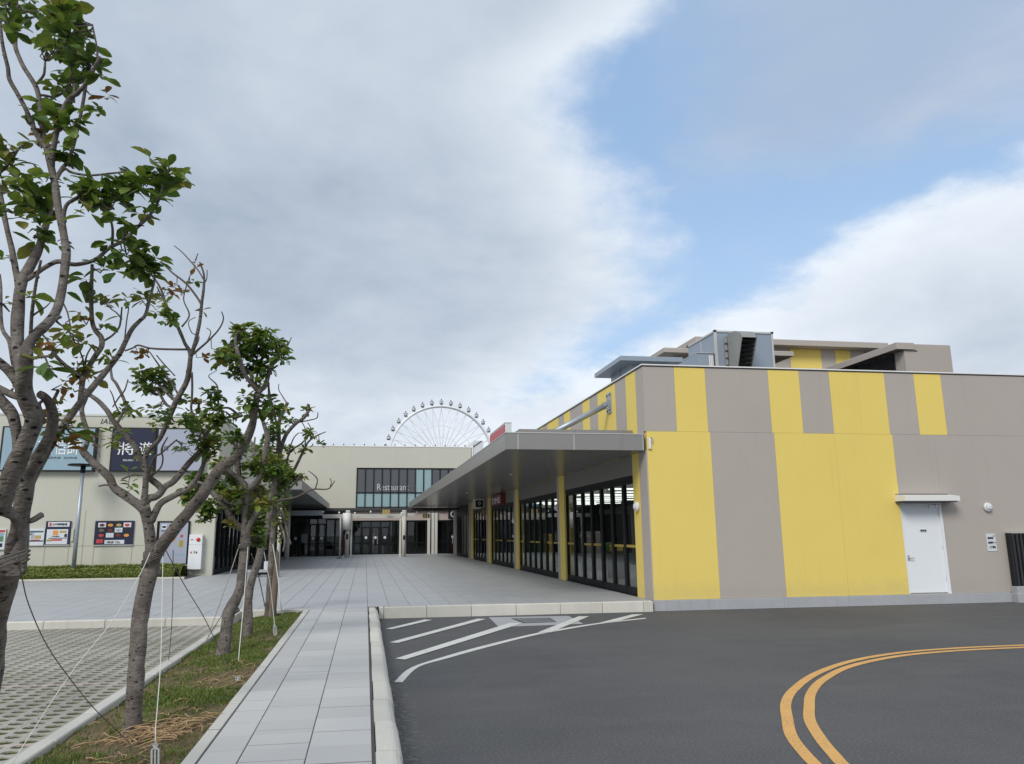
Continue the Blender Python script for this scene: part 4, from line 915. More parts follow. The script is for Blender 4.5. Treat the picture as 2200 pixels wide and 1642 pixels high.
t = poster('tall pale advertising panel in a dark frame behind the forked tree', -7.62, -6.46, .62, 2.20, 'frame')
pr(t, 'signlilac', -7.52, -6.52, .66, 2.14); pr(t, 'paper', -7.45, -7.28, 1.9, 2.08, lay=1); pr(t, 'orange', -7.43, -7.3, 1.95, 2.02, lay=1); pr(t, 'navy', -7.46, -7.28, 1.83, 1.86, lay=1); pr(t, 'redprint', -7.2, -6.98, 1.88, 1.97, lay=1); pr(t, 'orange', -7.2, -7.02, 1.7, 1.8, lay=1)
MB().box(-6.50, -6.44, 31.2, 31.298, .2, .585).build('frame_post', M['frame'], t); pr(t, 'gold', -7.02, -6.94, 1.45, 1.6, lay=1); pr(t, 'redprint', -6.78, -6.68, 1.6, 1.7, lay=1); pr(t, 'yellowtape', -6.8, -6.66, 1.25, 1.5, lay=1); pr(t, 'signblue', -6.98, -6.6, .95, 1.02, lay=1); pr(t, 'paper', -7.3, -7.25, 1.5, 1.72, lay=1)
t = thing('intercom_box', 'slim pale box on the wall just right of the navy poster case', 'call box', (-10.5, 31.3, 1.5)); MB().cbox(-10.56, -10.48, 31.24, 31.298, 1.50, 1.95, .01).build('housing', M['cream'], t)
t = thing('fire_hydrant_cabinet', 'white fire hydrant cabinet with a red dome lamp at the cream wall corner', 'hydrant cabinet', (-6.2, 31.2, .45))
MB().cbox(-6.42, -5.96, 31.08, 31.298, .45, 1.33, .012).cbox(-6.42, -5.96, 31.08, 31.298, 1.335, 1.70, .012).build('cabinet', M['white'], t)
MB().ell((-6.1, 31.07, 1.52), .075, .06, .075, 14, 10).build('alarm_lamp', M['redgloss'], t, True); BX('label_strip', 'darkred', t, -6.36, -6.28, 31.074, 31.079, 1.50, 1.53)
for x, m in ((-6.35, 'redprint'), (-6.24, 'gold'), (-6.16, 'ink')): BX('sticker', m, t, x, x+.05, 31.074, 31.079, 1.02, 1.12 if m == 'gold' else 1.09)

# hedge, its kerb, lamp post
hk = structure('', BX('hedge_kerb', 'jointdirt', None, -24, -6.1, 28.93, 29.05, .2, .25))
x = -6.05
while x > -23: MB().cbox(x-.995, x-.005, 28.9, 29.06, .2, .285, .012).build('kerb_stone', M['kerb'], hk); x -= 1.0
hg = thing('hedge', 'low clipped green hedge in two rows along the foot of the cream wall', 'hedge', (-12, 30, .22))
def hz(x, y):
    a = math.exp(-((y-29.55)/.42)**4)*.36; b = math.exp(-((y-30.65)/.5)**4)*.44
    return .2+max(a, b)+.05*noise.noise(Vector((x*1.2, y*1.2, 0)))+.03*noise.noise(Vector((x*4, y*4, 2)))
nx, ny = 150, 26; vs = [(-23+16.55*i/nx, 29.08+2.18*j/ny, hz(-23+16.55*i/nx, 29.08+2.18*j/ny)-.03) for j in range(ny+1) for i in range(nx+1)]
MB().add(vs, [(j*(nx+1)+i, j*(nx+1)+i+1, (j+1)*(nx+1)+i+1, (j+1)*(nx+1)+i) for j in range(ny) for i in range(nx)]).box(-23, -6.45, 29.08, 31.2, .15, .22).build('hedge_mass', M['hedgecore'], hg)
hl = MB()
for k in range(34000):
    x = R2.uniform(-16.5, -6.45); yy = 29.06+2.2*R2.random()**1.3; z = hz(x, yy)
    if R2.random() < .3 and yy < 29.5: z = R2.uniform(.22, z); yy = 29.07+R2.uniform(-.02, .05)
    s = R2.uniform(.03, .055); a = R2.uniform(0, 6.28); u = Vector((math.cos(a), math.sin(a), R2.uniform(-.4, .7))).normalized()*s; v = Vector((-math.sin(a), math.cos(a), R2.uniform(-.5, .5))).normalized()*s*.45; p = Vector((x, yy, z+R2.uniform(-.04, .03)))
    hl.add([p-u, p+v, p+u, p-v], [(0, 1, 2, 3)])
tag(hl.build('hedge_leaves', M['hedge'], hg), kind='stuff')
t = thing('lamp_post', 'grey lamp post with a flat dark disc head standing in the hedge', 'street lamp', (-10.05, 30.2, .25))
MB().tube([(-10.02, 30.2, .22), (-10.02, 30.2, 3.9)], [.075, .06], 14).build('pole', M['galv'], t, True); MB().cyl(-10.02, 30.2, 3.9, 4.14, .085, 14).build('neck', M['frame'], t, True)
MB().tube([(-10.1, 30.2, 4.14), (-10.1, 30.2, 4.165), (-10.1, 30.2, 4.20), (-10.1, 30.2, 4.22)], [.42, .44, .40, .1], 28).build('disc_head', M['frame'], t)

# ================================================================== BLACK FENCE at the right
fn = thing('slat_fence', 'black vertical slat fence on a concrete kerb at the right end of the facade', 'fence', (16, 16.58, .36))
MB().cbox(14.80, 19, 16.45, 16.62, .0, .355, .01).build('fence_kerb', M['plinth'], fn)
MB().box(14.88, 19, 16.585, 16.6, .36, 1.55).build('gap_shade_sheet', M['black'], fn)  # added black sheet standing in for the shade in the gaps between slats
MB().box(14.82, 14.88, 16.5, 16.6, .356, 1.56).build('post', M['black'], fn)
MB().box(14.88, 19, 16.53, 16.58, 1.50, 1.54).box(14.88, 19, 16.53, 16.58, .40, .44).build('rail', M['black'], fn); MB().box(14.82, 19, 16.50, 16.60, 1.561, 1.575).build('top_cap', M['joint'], fn)
for k in range(38): MB().box(14.90+k*.108, 14.955+k*.108, 16.50, 16.528, .37, 1.55).build('slat', M['slate'], fn)

# ================================================================== FERRIS WHEEL in the distance
D = 376.0
def fw(x, y): return at(x, y, D)
c = fw(947.5, 983); Rm = 112/FPX*D*.985
wh = thing('ferris_wheel', 'white ferris wheel with round gondolas rising behind the restaurant building', 'ferris wheel', (c.x, D, 0))
rim = MB()
for yy, rr in ((D-1.4, Rm), (D+1.4, Rm), (D, Rm*1.02)):
    rim.tube([(c.x+rr*math.cos(a*math.pi/60), yy, c.z+rr*math.sin(a*math.pi/60)) for a in range(121)], .42, 6, False)
rim.build('rim', M['wheelwhite'], wh)
ring = MB()
for fr in (.62, .40): ring.tube([(c.x+Rm*fr*math.cos(a*math.pi/48), D, c.z+Rm*fr*math.sin(a*math.pi/48)) for a in range(97)], .13, 5, False)
ring.build('inner_ring', M['wheelwhite'], wh)
a0 = math.pi/2
for k in range(36):
    a = a0+k*math.pi/18
    P = lambda r, ang, yy: (c.x+r*math.cos(ang), yy, c.z+r*math.sin(ang))
    MB().tube([P(1.5, a, D), P(Rm*.62, a+.087, D)], .27, 5).tube([P(Rm*.62, a+.087, D), P(Rm, a, D-1.4)], .13, 4).tube([P(Rm*.62, a+.087, D), P(Rm, a+.1745, D+1.4)], .13, 4).build('spoke', M['wheelwhite'], wh)
    if math.sin(a) < -.35: continue
    g = P(Rm+2.1, a, D); r = 1.02
    o = MB(); o.mi = 0; o.ell((g[0], D-.2, g[2]), r*.98, r*.98, r*1.1, 12, 9).build('gondola', M['gond'], wh, True)
    o = wh.children[-1]
    MB().ell((g[0], D-.2, g[2]+.42), r*.99, r*.99, r*.42, 12, 6).build('window_band', M['glassgrey'], o, True)
    MB().ell((g[0], D-.2, g[2]-.72), r*.83, r*.83, r*.42, 12, 6).build('gondola_base', M['slate'], o, True)
    MB().ell((g[0], D-.2, g[2]+1.35), .28, .28, .38, 8, 5).build('roof_knob', M['slate'], o, True)
    MB().tube([P(Rm, a, D), (g[0], D, g[2])], .16, 5).build('gondola_arm', M['wheelwhite'], o)
MB().tube([(c.x, D-2.5, c.z), (c.x, D+2.5, c.z)], 1.5, 16).build('hub', M['wheelwhite'], wh)
for sx in (-1, 1):
    for yy in (D-4, D+4): MB().tube([(c.x+sx*12, yy, 0), (c.x, yy*.5+D*.5, c.z)], .7, 8).build('support_leg', M['wheelwhite'], wh)
# ================================================================== TREES
def leaf_verts(bend, fold, wd):
    xs = [0, .12, .35, .62, .85, 1.0]; ws = [.02, .10, .27, .36, .25, .02]
    v = []; f = []
    for x, w_ in zip(xs, ws):
        z = -bend*x*x; v += [(x, -w_*wd, z+fold*w_), (x, 0, z), (x, w_*wd, z+fold*w_)]
    for i in range(5):
        a = i*3; f += [(a, a+1, a+4, a+3), (a+1, a+2, a+5, a+4)]
    return v, f
LV = [leaf_verts(.16, .28, .78), leaf_verts(.36, .14, .86), leaf_verts(-.10, .38, .72)]
LM = {}
for k in 'dgyo':
    for i, (v, f) in enumerate(LV): LM[k, i] = MB().add(v, f).mesh('leaf', M[k])
PAL = {'d': 'dddddgg', 'g': 'gggggdy', 'y': 'yyyggyg', 'o': 'oooyo'}
RT = random.Random(21)
def tree(name, label, base, Y0, branches, clusters, leaf, group, ntrunk=1, lift=1.0):
    bp = atz(base[0], base[1], .12); bp = Vector((bp.x, bp.y, .1))
    t = thing(name, label, 'tree', bp, group)
    nodes = []                                   # (px, py, world, depth, radius)
    for bi, br in enumerate(branches):
        pts = spline(br, 4); x0, y0, r0 = pts[0]
        if nodes:
            nn = min(nodes, key=lambda q: (q[0]-x0)**2+(q[1]-y0)**2); d0 = nn[3]
        else: d0 = bp.y
        L = sum(math.hypot(pts[i+1][0]-pts[i][0], pts[i+1][1]-pts[i][1]) for i in range(len(pts)-1))*Y0/FPX
        dd = RT.uniform(-.55, .55)*L if bi >= ntrunk else (Y0-bp.y)
        ph = RT.uniform(0, 9); ws, rs = [], []
        for i, (x, y, r) in enumerate(pts):
            u = i/(len(pts)-1); dep = d0+dd*u+.02*Y0*.2*noise.noise(Vector((u*3, ph, 0)))*(1 if i else 0)
            p = at(x, y, dep); ws.append(p); rs.append(max(r*.90, .65)*dep/FPX); nodes.append((x, y, p, dep, r))
        if bi == 0: rs[0] *= 1.18; ws.insert(0, ws[0]+Vector((0, 0, -.15))); rs.insert(0, rs[0]*1.12)
        nm = 'trunk' if bi < ntrunk else 'branch'
        MB().tube(ws, rs, 14 if bi < ntrunk else (9 if br[0][2] > 5 else 6), True, .16 if br[0][2] > 6 else .08).build(nm, M['bark'] if br[0][2] > 3.2 else M['twig'], t, True)
        if br[0][2] > 4 and bi >= 0:             # knots and pruned stubs
            for q in range(RT.choice((0, 1, 1, 2))):
                i = RT.randrange(2, len(ws)-1) if len(ws) > 4 else 1
                a = RT.uniform(0, 6.28); dv = Vector((math.cos(a), math.sin(a)*.5, .5)).normalized()
                MB().tube([ws[i], ws[i]+dv*rs[i]*1.25, ws[i]+dv*rs[i]*(1.5+RT.random())], [rs[i]*.5, rs[i]*.42, rs[i]*.34], 7).build('stub', M['bark'], t, True)
    tw = MB(); leaves = []
    for cl in clusters:
        cx, cy, rx, ry, n, pal = cl[:6]; ls = cl[6] if len(cl) > 6 else 1.0
        nn = min(nodes, key=lambda q: (q[0]-cx)**2+(q[1]-cy)**2); dep0 = nn[3]+RT.uniform(-.03, .03)*Y0
        nr = max(1, round(n/(3.9 if Y0 < 5 else (2.7 if Y0 < 9 else 1.5))))
        for k in range(nr):
            a, rr = RT.uniform(0, 6.28), RT.random()**.5*.8
            x, y = cx+rx*rr*math.cos(a), cy+ry*rr*math.sin(a); dep = dep0+RT.uniform(-1, 1)*rx*.8*dep0/FPX
            c = at(x, y, dep)
            n2 = min(nodes, key=lambda q: (q[0]-x)**2+(q[1]-y)**2+RT.random()*200); s = n2[2]
            if (s-c).length < 1.0:
                mid = s.lerp(c, .5)+Vector((RT.uniform(-.03, .03), RT.uniform(-.03, .03), RT.uniform(-.05, .01))); r0 = .0045 if Y0 < 9 else .006
                tw.tube([s, s.lerp(mid, .5), mid, mid.lerp(c, .5), c], [r0, r0*.85, r0*.7, r0*.6, r0*.45], 4, False)
            for q in range(RT.choice((5, 6, 7))):
                th = RT.uniform(0, 6.28); dv = Vector((math.cos(th), math.sin(th), RT.uniform(-.75, .75))).normalized()
                nz = Vector((RT.uniform(-.6, .6), RT.uniform(-.6, .6), 1)); yv = nz.cross(dv).normalized(); zv = dv.cross(yv)
                L = leaf*ls*RT.uniform(.5, 1.25)
                m = Matrix((dv, yv, zv)).transposed().to_4x4(); m.translation = c+dv*.012+Vector((0, 0, RT.uniform(-.02, .02)))
                leaves.append((L/dep, L, m, RT.choice(PAL[pal]), RT.randrange(3)))
    tag(tw.build('twigs', M['twig'], t, True), kind='stuff')
    leaves.sort(key=lambda q: -q[0]); fo = MB(); order = 'dgyo'
    for i, (s, L, m, k, v) in enumerate(leaves):
        if i < 300:
            o = link('leaf', LM[k, v], t); mm = m @ Matrix.Scale(L, 4); w0 = wloc(t); o.rotation_mode = 'QUATERNION'
            o.location = mm.translation-w0; o.rotation_quaternion = m.to_quaternion(); o.scale = (L, L, L)
        else:
            fo.mi = order.index(k); vv, ff = LV[v]; fo.add([m @ (Vector(p)*L) for p in vv], ff)
    if fo.v: tag(fo.build('foliage', [M[k] for k in order], t), kind='stuff')
    return t, nodes
TG = 'young street trees in the planting strip'
T0B = [
 [(-70, 1700, 40), (-40, 1440, 38), (-25, 1340, 35), (5, 1240, 33), (25, 1212, 27)],
 [(30, 1225, 24), (41, 1174, 19), (44, 1119, 18), (52, 1064, 18), (60, 1023, 18), (71, 1000, 17), (90, 970, 14), (108, 935, 12.5), (114, 900, 12), (108, 870, 11), (97, 854, 10), (86, 848, 9)],
 [(24, 1218, 16), (25, 1170, 12), (36, 1130, 11), (31, 1110, 11), (14, 1098, 14), (4, 1085, 20), (16, 1042, 20), (38, 990, 20), (60, 941, 19), (72, 905, 19), (62, 870, 19), (52, 840, 18), (51, 820, 17), (56, 790, 15), (58, 755, 13)],
 [(51, 825, 16), (44, 780, 14), (38, 746, 14), (37, 710, 13), (38, 673, 13), (42, 637, 12.5), (48, 600, 12), (58, 585, 11.5), (70, 562, 11), (80, 542, 10), (88, 520, 9), (94, 500, 8), (103, 470, 7), (110, 440, 5.5), (112, 420, 4)],
 [(57, 765, 13), (60, 742, 12.5), (82, 713, 11.5), (102, 695, 11), (119, 673, 10.5), (128, 646, 10), (136, 600, 9.5), (143, 545, 9.5), (139, 515, 9), (133, 484, 9), (123, 433, 8.5), (117, 392, 8.2), (108, 351, 8), (102, 322, 8), (95, 300, 7), (89, 262, 5.5), (85, 225, 5.2), (79, 192, 5.5), (64, 164, 5.5), (49, 141, 5), (35, 108, 5), (33, 88, 5), (36, 60, 4.5), (37, 18, 3), (36, -25, 2)],
 [(100, 318, 6), (80, 292, 5.5), (69, 265, 5.5), (53, 230, 5.2), (36, 199, 5), (20, 170, 5), (17, 146, 4.5), (9, 113, 4.5), (4, 86, 4), (1, 55, 3.5), (-3, 10, 2.5)],
 [(35, 62, 4), (29, 50, 3.5), (20, 31, 3), (9, 5, 2), (2, -15, 1.5)],
 [(112, 360, 6.5), (113, 330, 6.5), (122, 285, 6), (135, 240, 6), (148, 214, 6), (166, 200, 5.5), (180, 186, 5), (194, 164, 5), (205, 141, 4.5), (216, 123, 4)],
 [(118, 388, 5.5), (133, 363, 5), (143, 351, 4.8), (152, 332, 4.5), (161, 300, 4.2), (168, 270, 4), (177, 228, 4), (183, 192, 4), (190, 146, 3.5), (197, 108, 3)],
 [(210, 128, 3), (208, 102, 2.2), (203, 75, 2), (199, 54, 1.6)], [(80, 180, 4), (93, 163, 3.4), (96, 148, 3), (97, 131, 2.2)],
 [(82, 205, 3.5), (95, 205, 3), (121, 208, 2.5), (146, 190, 2.5), (152, 174, 2)], [(151, 222, 5), (158, 205, 4), (160, 190, 3), (156, 180, 2)],
 [(128, 372, 4), (140, 363, 3.5), (155, 371, 3), (194, 377, 2.6), (245, 372, 2.4), (270, 371, 2.2), (300, 385, 1.5)], [(268, 372, 1.6), (258, 364, 1.4)],
 [(52, 602, 7), (64, 597, 6), (80, 586, 5.6), (100, 573, 5.5), (123, 562, 5.5), (145, 566, 5.2), (168, 568, 5), (205, 558, 4.6), (235, 533, 4.5), (266, 517, 4), (292, 492, 4), (319, 466, 3.5), (338, 437, 3), (346, 413, 2.4), (352, 385, 1.6), (365, 355, 1.2)],
 [(241, 527, 3.2), (242, 494, 3), (237, 470, 2.5), (229, 447, 2)], [(265, 517, 2), (264, 503, 1.6), (262, 492, 1.2)],
 [(136, 480, 6), (137, 462, 4.8), (143, 441, 4.5), (156, 430, 4), (168, 423, 3.5), (176, 410, 3), (182, 385, 2)],
 [(40, 640, 8), (38, 605, 7), (29, 556, 6.5), (18, 505, 6), (8, 460, 6), (2, 423, 5.5), (-8, 380, 5)],
 [(-6, 380, 4), (0, 372, 3.2), (14, 358, 3.2), (27, 341, 3.5), (38, 322, 3.5), (51, 311, 3)],
 [(50, 860, 9), (38, 825, 9.5), (20, 798, 10), (0, 780, 10), (-20, 765, 9)], [(72, 880, 9), (58, 860, 8.5), (40, 853, 8), (20, 846, 8), (-8, 832, 8)],
 [(34, 985, 8), (36, 940, 10), (30, 900, 12), (20, 880, 13), (4, 862, 12), (-15, 840, 11)],
 [(33, 830, 6), (33, 800, 5.2), (27, 773, 5), (20, 733, 5), (6, 710, 4.2), (2, 680, 3.8), (2, 620, 3), (0, 590, 2)],
 [(66, 720, 4.6), (68, 682, 4.2), (73, 637, 4), (79, 600, 3.5), (88, 560, 3)],
 [(108, 872, 5), (116, 858, 4.2), (126, 838, 3.8)], [(70, 935, 6), (90, 900, 7), (84, 870, 4), (95, 860, 3)],
 [(64, 1040, 10), (80, 1010, 9), (100, 975, 8.6), (120, 940, 8), (143, 905, 8), (172, 865, 7.6), (197, 834, 7.2), (228, 797, 6.6), (256, 761, 6), (270, 733, 5.4), (283, 708, 5), (300, 690, 4.6), (312, 678, 4.2), (320, 648, 3.8), (327, 622, 3.2), (332, 590, 2.2), (318, 560, 1.8)],
 [(172, 862, 6), (176, 830, 6), (178, 815, 6.5), (190, 790, 6), (205, 765, 6), (218, 745, 6), (217, 725, 6), (205, 710, 5.5), (198, 690, 5), (196, 650, 4.6), (197, 600, 4.2), (198, 569, 3.8)],
 [(180, 820, 5), (160, 800, 5), (140, 785, 4.5), (120, 765, 4), (108, 740, 2.6), (88, 715, 2)], [(218, 735, 3), (240, 722, 2.4), (255, 705, 2.4), (259, 690, 2.4), (262, 660, 1.8)],
 [(178, 815, 3), (180, 780, 2.2), (172, 755, 2), (168, 735, 1.6), (150, 725, 1.2)], [(262, 686, 2), (250, 672, 1.6), (240, 665, 1.4), (225, 650, 1)],
 [(183, 790, 2.5), (186, 765, 2), (200, 740, 1.6)], [(268, 728, 1.6), (272, 690, 1.5), (276, 660, 1.4), (267, 640, 1)],
 [(135, 650, 2), (145, 672, 1.8), (152, 705, 1.5)], [(130, 660, 2.6), (120, 687, 3), (140, 705, 1.8), (170, 730, 1.2)], [(68, 680, 2.4), (85, 668, 2.2), (98, 660, 1.6), (108, 650, 1)],
 [(60, 775, 4), (80, 768, 3.4), (110, 765, 2.6)], [(55, 1120, 5), (70, 1118, 6.5), (90, 1106, 7)]]
T0C = [(60, 15, 60, 30, 36, 'd'), (140, 22, 32, 26, 20, 'y', 1.1), (145, 62, 50, 38, 44, 'd'), (110, 105, 50, 20, 22, 'd'), (172, 125, 38, 45, 44, 'd'), (158, 168, 28, 24, 20, 'd'), (15, 55, 18, 24, 12, 'd'), (215, 163, 10, 12, 4, 'd'), (122, 185, 16, 12, 6, 'g'), (225, 207, 10, 7, 4, 'o', .7), (203, 240, 18, 12, 8, 'g', .8), (110, 222, 26, 12, 10, 'd'), (70, 240, 22, 16, 10, 'd'), (140, 255, 32, 24, 20, 'd'), (128, 275, 26, 16, 8, 'y'), (98, 290, 24, 12, 7, 'o'), (20, 310, 22, 12, 7, 'y'), (70, 316, 18, 16, 5, 'y'), (153, 345, 26, 16, 10, 'y'), (140, 325, 22, 26, 12, 'd'), (15, 345, 22, 18, 10, 'd'), (15, 380, 16, 14, 8, 'y'), (42, 395, 22, 14, 8, 'g'), (60, 428, 32, 22, 18, 'd'), (20, 447, 32, 10, 8, 'd'), (88, 455, 26, 22, 14, 'd'), (35, 466, 14, 10, 4, 'y'), (85, 490, 30, 10, 9, 'd'), (72, 513, 14, 10, 3, 'g'), (120, 525, 12, 12, 4, 'd'), (95, 390, 12, 14, 5, 'g'), (140, 390, 14, 14, 5, 'g'), (180, 400, 26, 18, 14, 'g'), (225, 415, 36, 18, 24, 'd'), (290, 395, 36, 22, 34, 'd'), (338, 390, 30, 22, 24, 'd'), (372, 368, 22, 18, 12, 'g'), (330, 350, 20, 9, 5, 'g'), (390, 385, 14, 12, 5, 'g'), (345, 425, 22, 16, 9, 'd'), (198, 460, 12, 8, 2, 'g'), (255, 463, 18, 8, 4, 'd'), (308, 460, 16, 10, 6, 'y', .8), (278, 475, 12, 10, 3, 'd'), (195, 425, 40, 10, 12, 'd'), (240, 432, 22, 16, 10, 'd'), (235, 525, 14, 7, 3, 'd'), (275, 537, 24, 15, 11, 'd'), (300, 562, 40, 20, 26, 'd'), (325, 555, 20, 16, 9, 'd'), (240, 576, 22, 8, 6, 'd'), (310, 585, 34, 10, 10, 'd'), (8, 547, 10, 12, 4, 'g'), (60, 640, 8, 9, 3, 'g'),
 (82, 770, 10, 9, 3, 'y', .8), (98, 782, 16, 10, 5, 'd'), (78, 745, 8, 8, 2, 'o', .7), (5, 652, 5, 10, 3, 'y', .6), (182, 602, 16, 8, 4, 'g'), (182, 645, 13, 15, 4, 'd', 1.2), (228, 650, 13, 10, 7, 'y', .6), (175, 678, 10, 7, 4, 'o', .7), (150, 715, 22, 12, 14, 'y', .6), (190, 728, 16, 16, 9, 'y'), (165, 788, 16, 18, 14, 'y', .7), (157, 836, 13, 8, 5, 'o', .9), (128, 830, 8, 8, 3, 'o', .8), (195, 815, 13, 10, 6, 'y', .8), (212, 703, 10, 7, 3, 'g', .8), (135, 735, 14, 8, 8, 'y', .6), (132, 905, 16, 16, 6, 'o', .9), (128, 875, 8, 12, 6, 'y', .5), (155, 928, 22, 12, 7, 'd', 1.0), (130, 964, 20, 7, 5, 'o', .9), (150, 948, 20, 8, 5, 'd'), (198, 947, 8, 6, 2, 'o', .7), (245, 768, 16, 12, 8, 'g', .7), (112, 750, 10, 8, 6, 'd', .8), (88, 722, 8, 8, 4, 'y', .6), (285, 650, 10, 10, 3, 'y', .9), (300, 640, 18, 10, 7, 'y', .7), (270, 540, 18, 10, 5, 'd')]
tree('street_tree', 'leaning tree with the largest dark green leaves at the left edge of the picture', (-70, 1700), 3.85, T0B, T0C, .084, TG, 1)
T1B = [
 [(285, 1572, 20), (287, 1530, 17.5), (292, 1450, 17), (297, 1390, 17), (300, 1340, 17), (312, 1270, 17), (325, 1215, 17.5), (327, 1185, 17)],
 [(327, 1195, 14), (324, 1170, 12), (320, 1140, 11.5), (315, 1110, 12), (308, 1087, 12.5)],
 [(326, 1205, 15), (345, 1175, 14), (364, 1150, 14), (400, 1105, 13), (437, 1061, 13), (470, 1009, 12.5), (507, 982, 11), (531, 942, 10), (543, 909, 9), (548, 880, 8), (553, 845, 7.5)],
 [(310, 1098, 11), (297, 1084, 10.5), (269, 1065, 9.8), (246, 1048, 9.2), (235, 1027, 8.8), (212, 1005, 8.4), (190, 984, 8), (174, 965, 7.5)],
 [(178, 970, 6.5), (186, 955, 5.6), (188, 931, 5.5), (178, 899, 5.5), (176, 877, 5), (184, 858, 4.5), (188, 840, 3.5)],
 [(309, 1085, 9), (320, 1071, 8.5), (335, 1067, 8.2), (347, 1055, 8), (341, 1043, 7.6), (320, 1025, 7.2), (308, 997, 6.8), (289, 959, 6.5), (269, 935, 6.2), (244, 905, 6), (231, 884, 5.5), (212, 863, 5), (192, 848, 4), (182, 835, 2.5)],
 [(346, 1058, 7.5), (357, 1044, 7.3), (374, 1033, 7), (406, 995, 6.6), (427, 973, 6), (446, 955, 5), (452, 935, 3)],
 [(308, 1088, 8), (312, 1050, 7), (313, 1020, 6), (312, 985, 5.5), (322, 965, 5), (342, 945, 5.2), (357, 912, 6), (370, 882, 6.4), (380, 858, 6.8), (399, 825, 6.2), (406, 797, 5.7), (410, 765, 5.2), (416, 748, 4.6), (424, 715, 4.3), (430, 685, 4), (434, 648, 3.5), (438, 616, 3), (438, 590, 2.5), (429, 563, 1.8)],
 [(409, 765, 4.6), (406, 752, 4.5), (397, 738, 4), (388, 715, 3.8), (376, 690, 3.5), (359, 659, 3), (346, 622, 2.5), (333, 600, 2)], [(398, 742, 3), (383, 708, 2.6), (372, 690, 2.2), (356, 655, 1.8), (337, 616, 1.4)],
 [(404, 751, 2.6), (380, 751, 2.5), (342, 750, 2.4), (320, 748, 2.2), (297, 742, 2.2), (285, 748, 2), (268, 754, 2)],
 [(414, 762, 3.2), (430, 748, 2.8), (448, 732, 2.5), (470, 708, 2), (480, 686, 1.6), (476, 670, 1.2)], [(444, 736, 1.6), (453, 714, 1.3), (444, 705, 1)],
 [(433, 655, 2.8), (424, 640, 2.5), (406, 616, 2.5), (390, 601, 2.4), (370, 586, 2), (346, 562, 2)], [(437, 600, 1.8), (425, 580, 1.6), (406, 558, 1.5), (390, 541, 1.3), (374, 528, 1)],
 [(391, 702, 2.2), (404, 685, 2), (406, 672, 2), (396, 650, 1.6), (395, 636, 1.5), (402, 610, 1.4), (411, 585, 1)], [(436, 612, 1.6), (444, 600, 1.2), (445, 580, 1)], [(414, 757, 2.2), (428, 725, 1.2), (412, 715, 1.2), (405, 692, 1), (420, 682, 1)],
 [(420, 560, 1.5), (425, 545, 1)],
 [(326, 1120, 8), (333, 1103, 7.6), (345, 1082, 7.2), (374, 1065, 6.8), (400, 1052, 6.4), (416, 1037, 6), (433, 1008, 5.2), (446, 973, 4.5)],
 [(553, 850, 6.5), (554, 840, 6), (544, 828, 5.5), (529, 809, 5), (521, 791, 5), (511, 758, 4.5), (506, 735, 3.5), (508, 715, 2.4)], [(553, 846, 6.5), (560, 838, 6.2), (570, 828, 6), (579, 797, 5.5), (589, 773, 5), (594, 764, 4), (605, 752, 2.6), (618, 742, 1.8), (626, 725, 1.2)],
 [(544, 832, 4.5), (540, 808, 4), (535, 798, 3.5), (525, 792, 3)], [(553, 842, 3.5), (550, 820, 3), (555, 790, 2.5), (548, 760, 2)], [(577, 822, 2.6), (578, 850, 2.4), (585, 870, 2.2), (592, 895, 2)],
 [(380, 862, 4), (370, 855, 4), (350, 835, 3.6), (333, 815, 3), (325, 790, 2)], [(373, 876, 3.6), (358, 870, 3.4), (345, 850, 3.2), (338, 838, 2.5)],
 [(412, 800, 2.8), (413, 830, 3), (412, 860, 3), (412, 885, 3), (430, 915, 3.4), (440, 940, 3)], [(384, 850, 2.5), (370, 826, 2), (345, 790, 2), (322, 757, 1.4)], [(376, 808, 1.4), (350, 780, 1.6), (336, 763, 1.3)],
 [(470, 880, 2.5), (468, 850, 2.2), (466, 828, 1.8), (450, 812, 1.2), (449, 806, 1)], [(456, 860, 2), (446, 845, 2), (433, 832, 1.6)], [(474, 878, 2), (492, 877, 2.4), (510, 890, 3), (512, 896, 3), (500, 897, 3), (485, 885, 2)], [(440, 940, 4), (450, 925, 3.6), (465, 905, 3.2), (472, 880, 2.6)],
 [(250, 915, 3.4), (262, 890, 3.6), (272, 880, 3.8), (265, 855, 3.5), (250, 825, 3.4), (240, 810, 3), (238, 775, 2)], [(258, 890, 2), (248, 870, 1.6), (242, 850, 1.4), (236, 838, 1)], [(242, 875, 1.6), (255, 855, 2), (268, 838, 2), (275, 815, 1.4)],
 [(316, 1025, 3.2), (330, 985, 2.6), (345, 975, 2.2), (368, 955, 2), (380, 945, 1.6)], [(325, 1023, 2), (345, 1005, 2), (350, 985, 2), (347, 965, 2), (360, 940, 1.6)], [(242, 1045, 2.2), (228, 1042, 2), (212, 1045, 1.6)], [(262, 1030, 2), (285, 1021, 1.8), (310, 1022, 1.6)]]
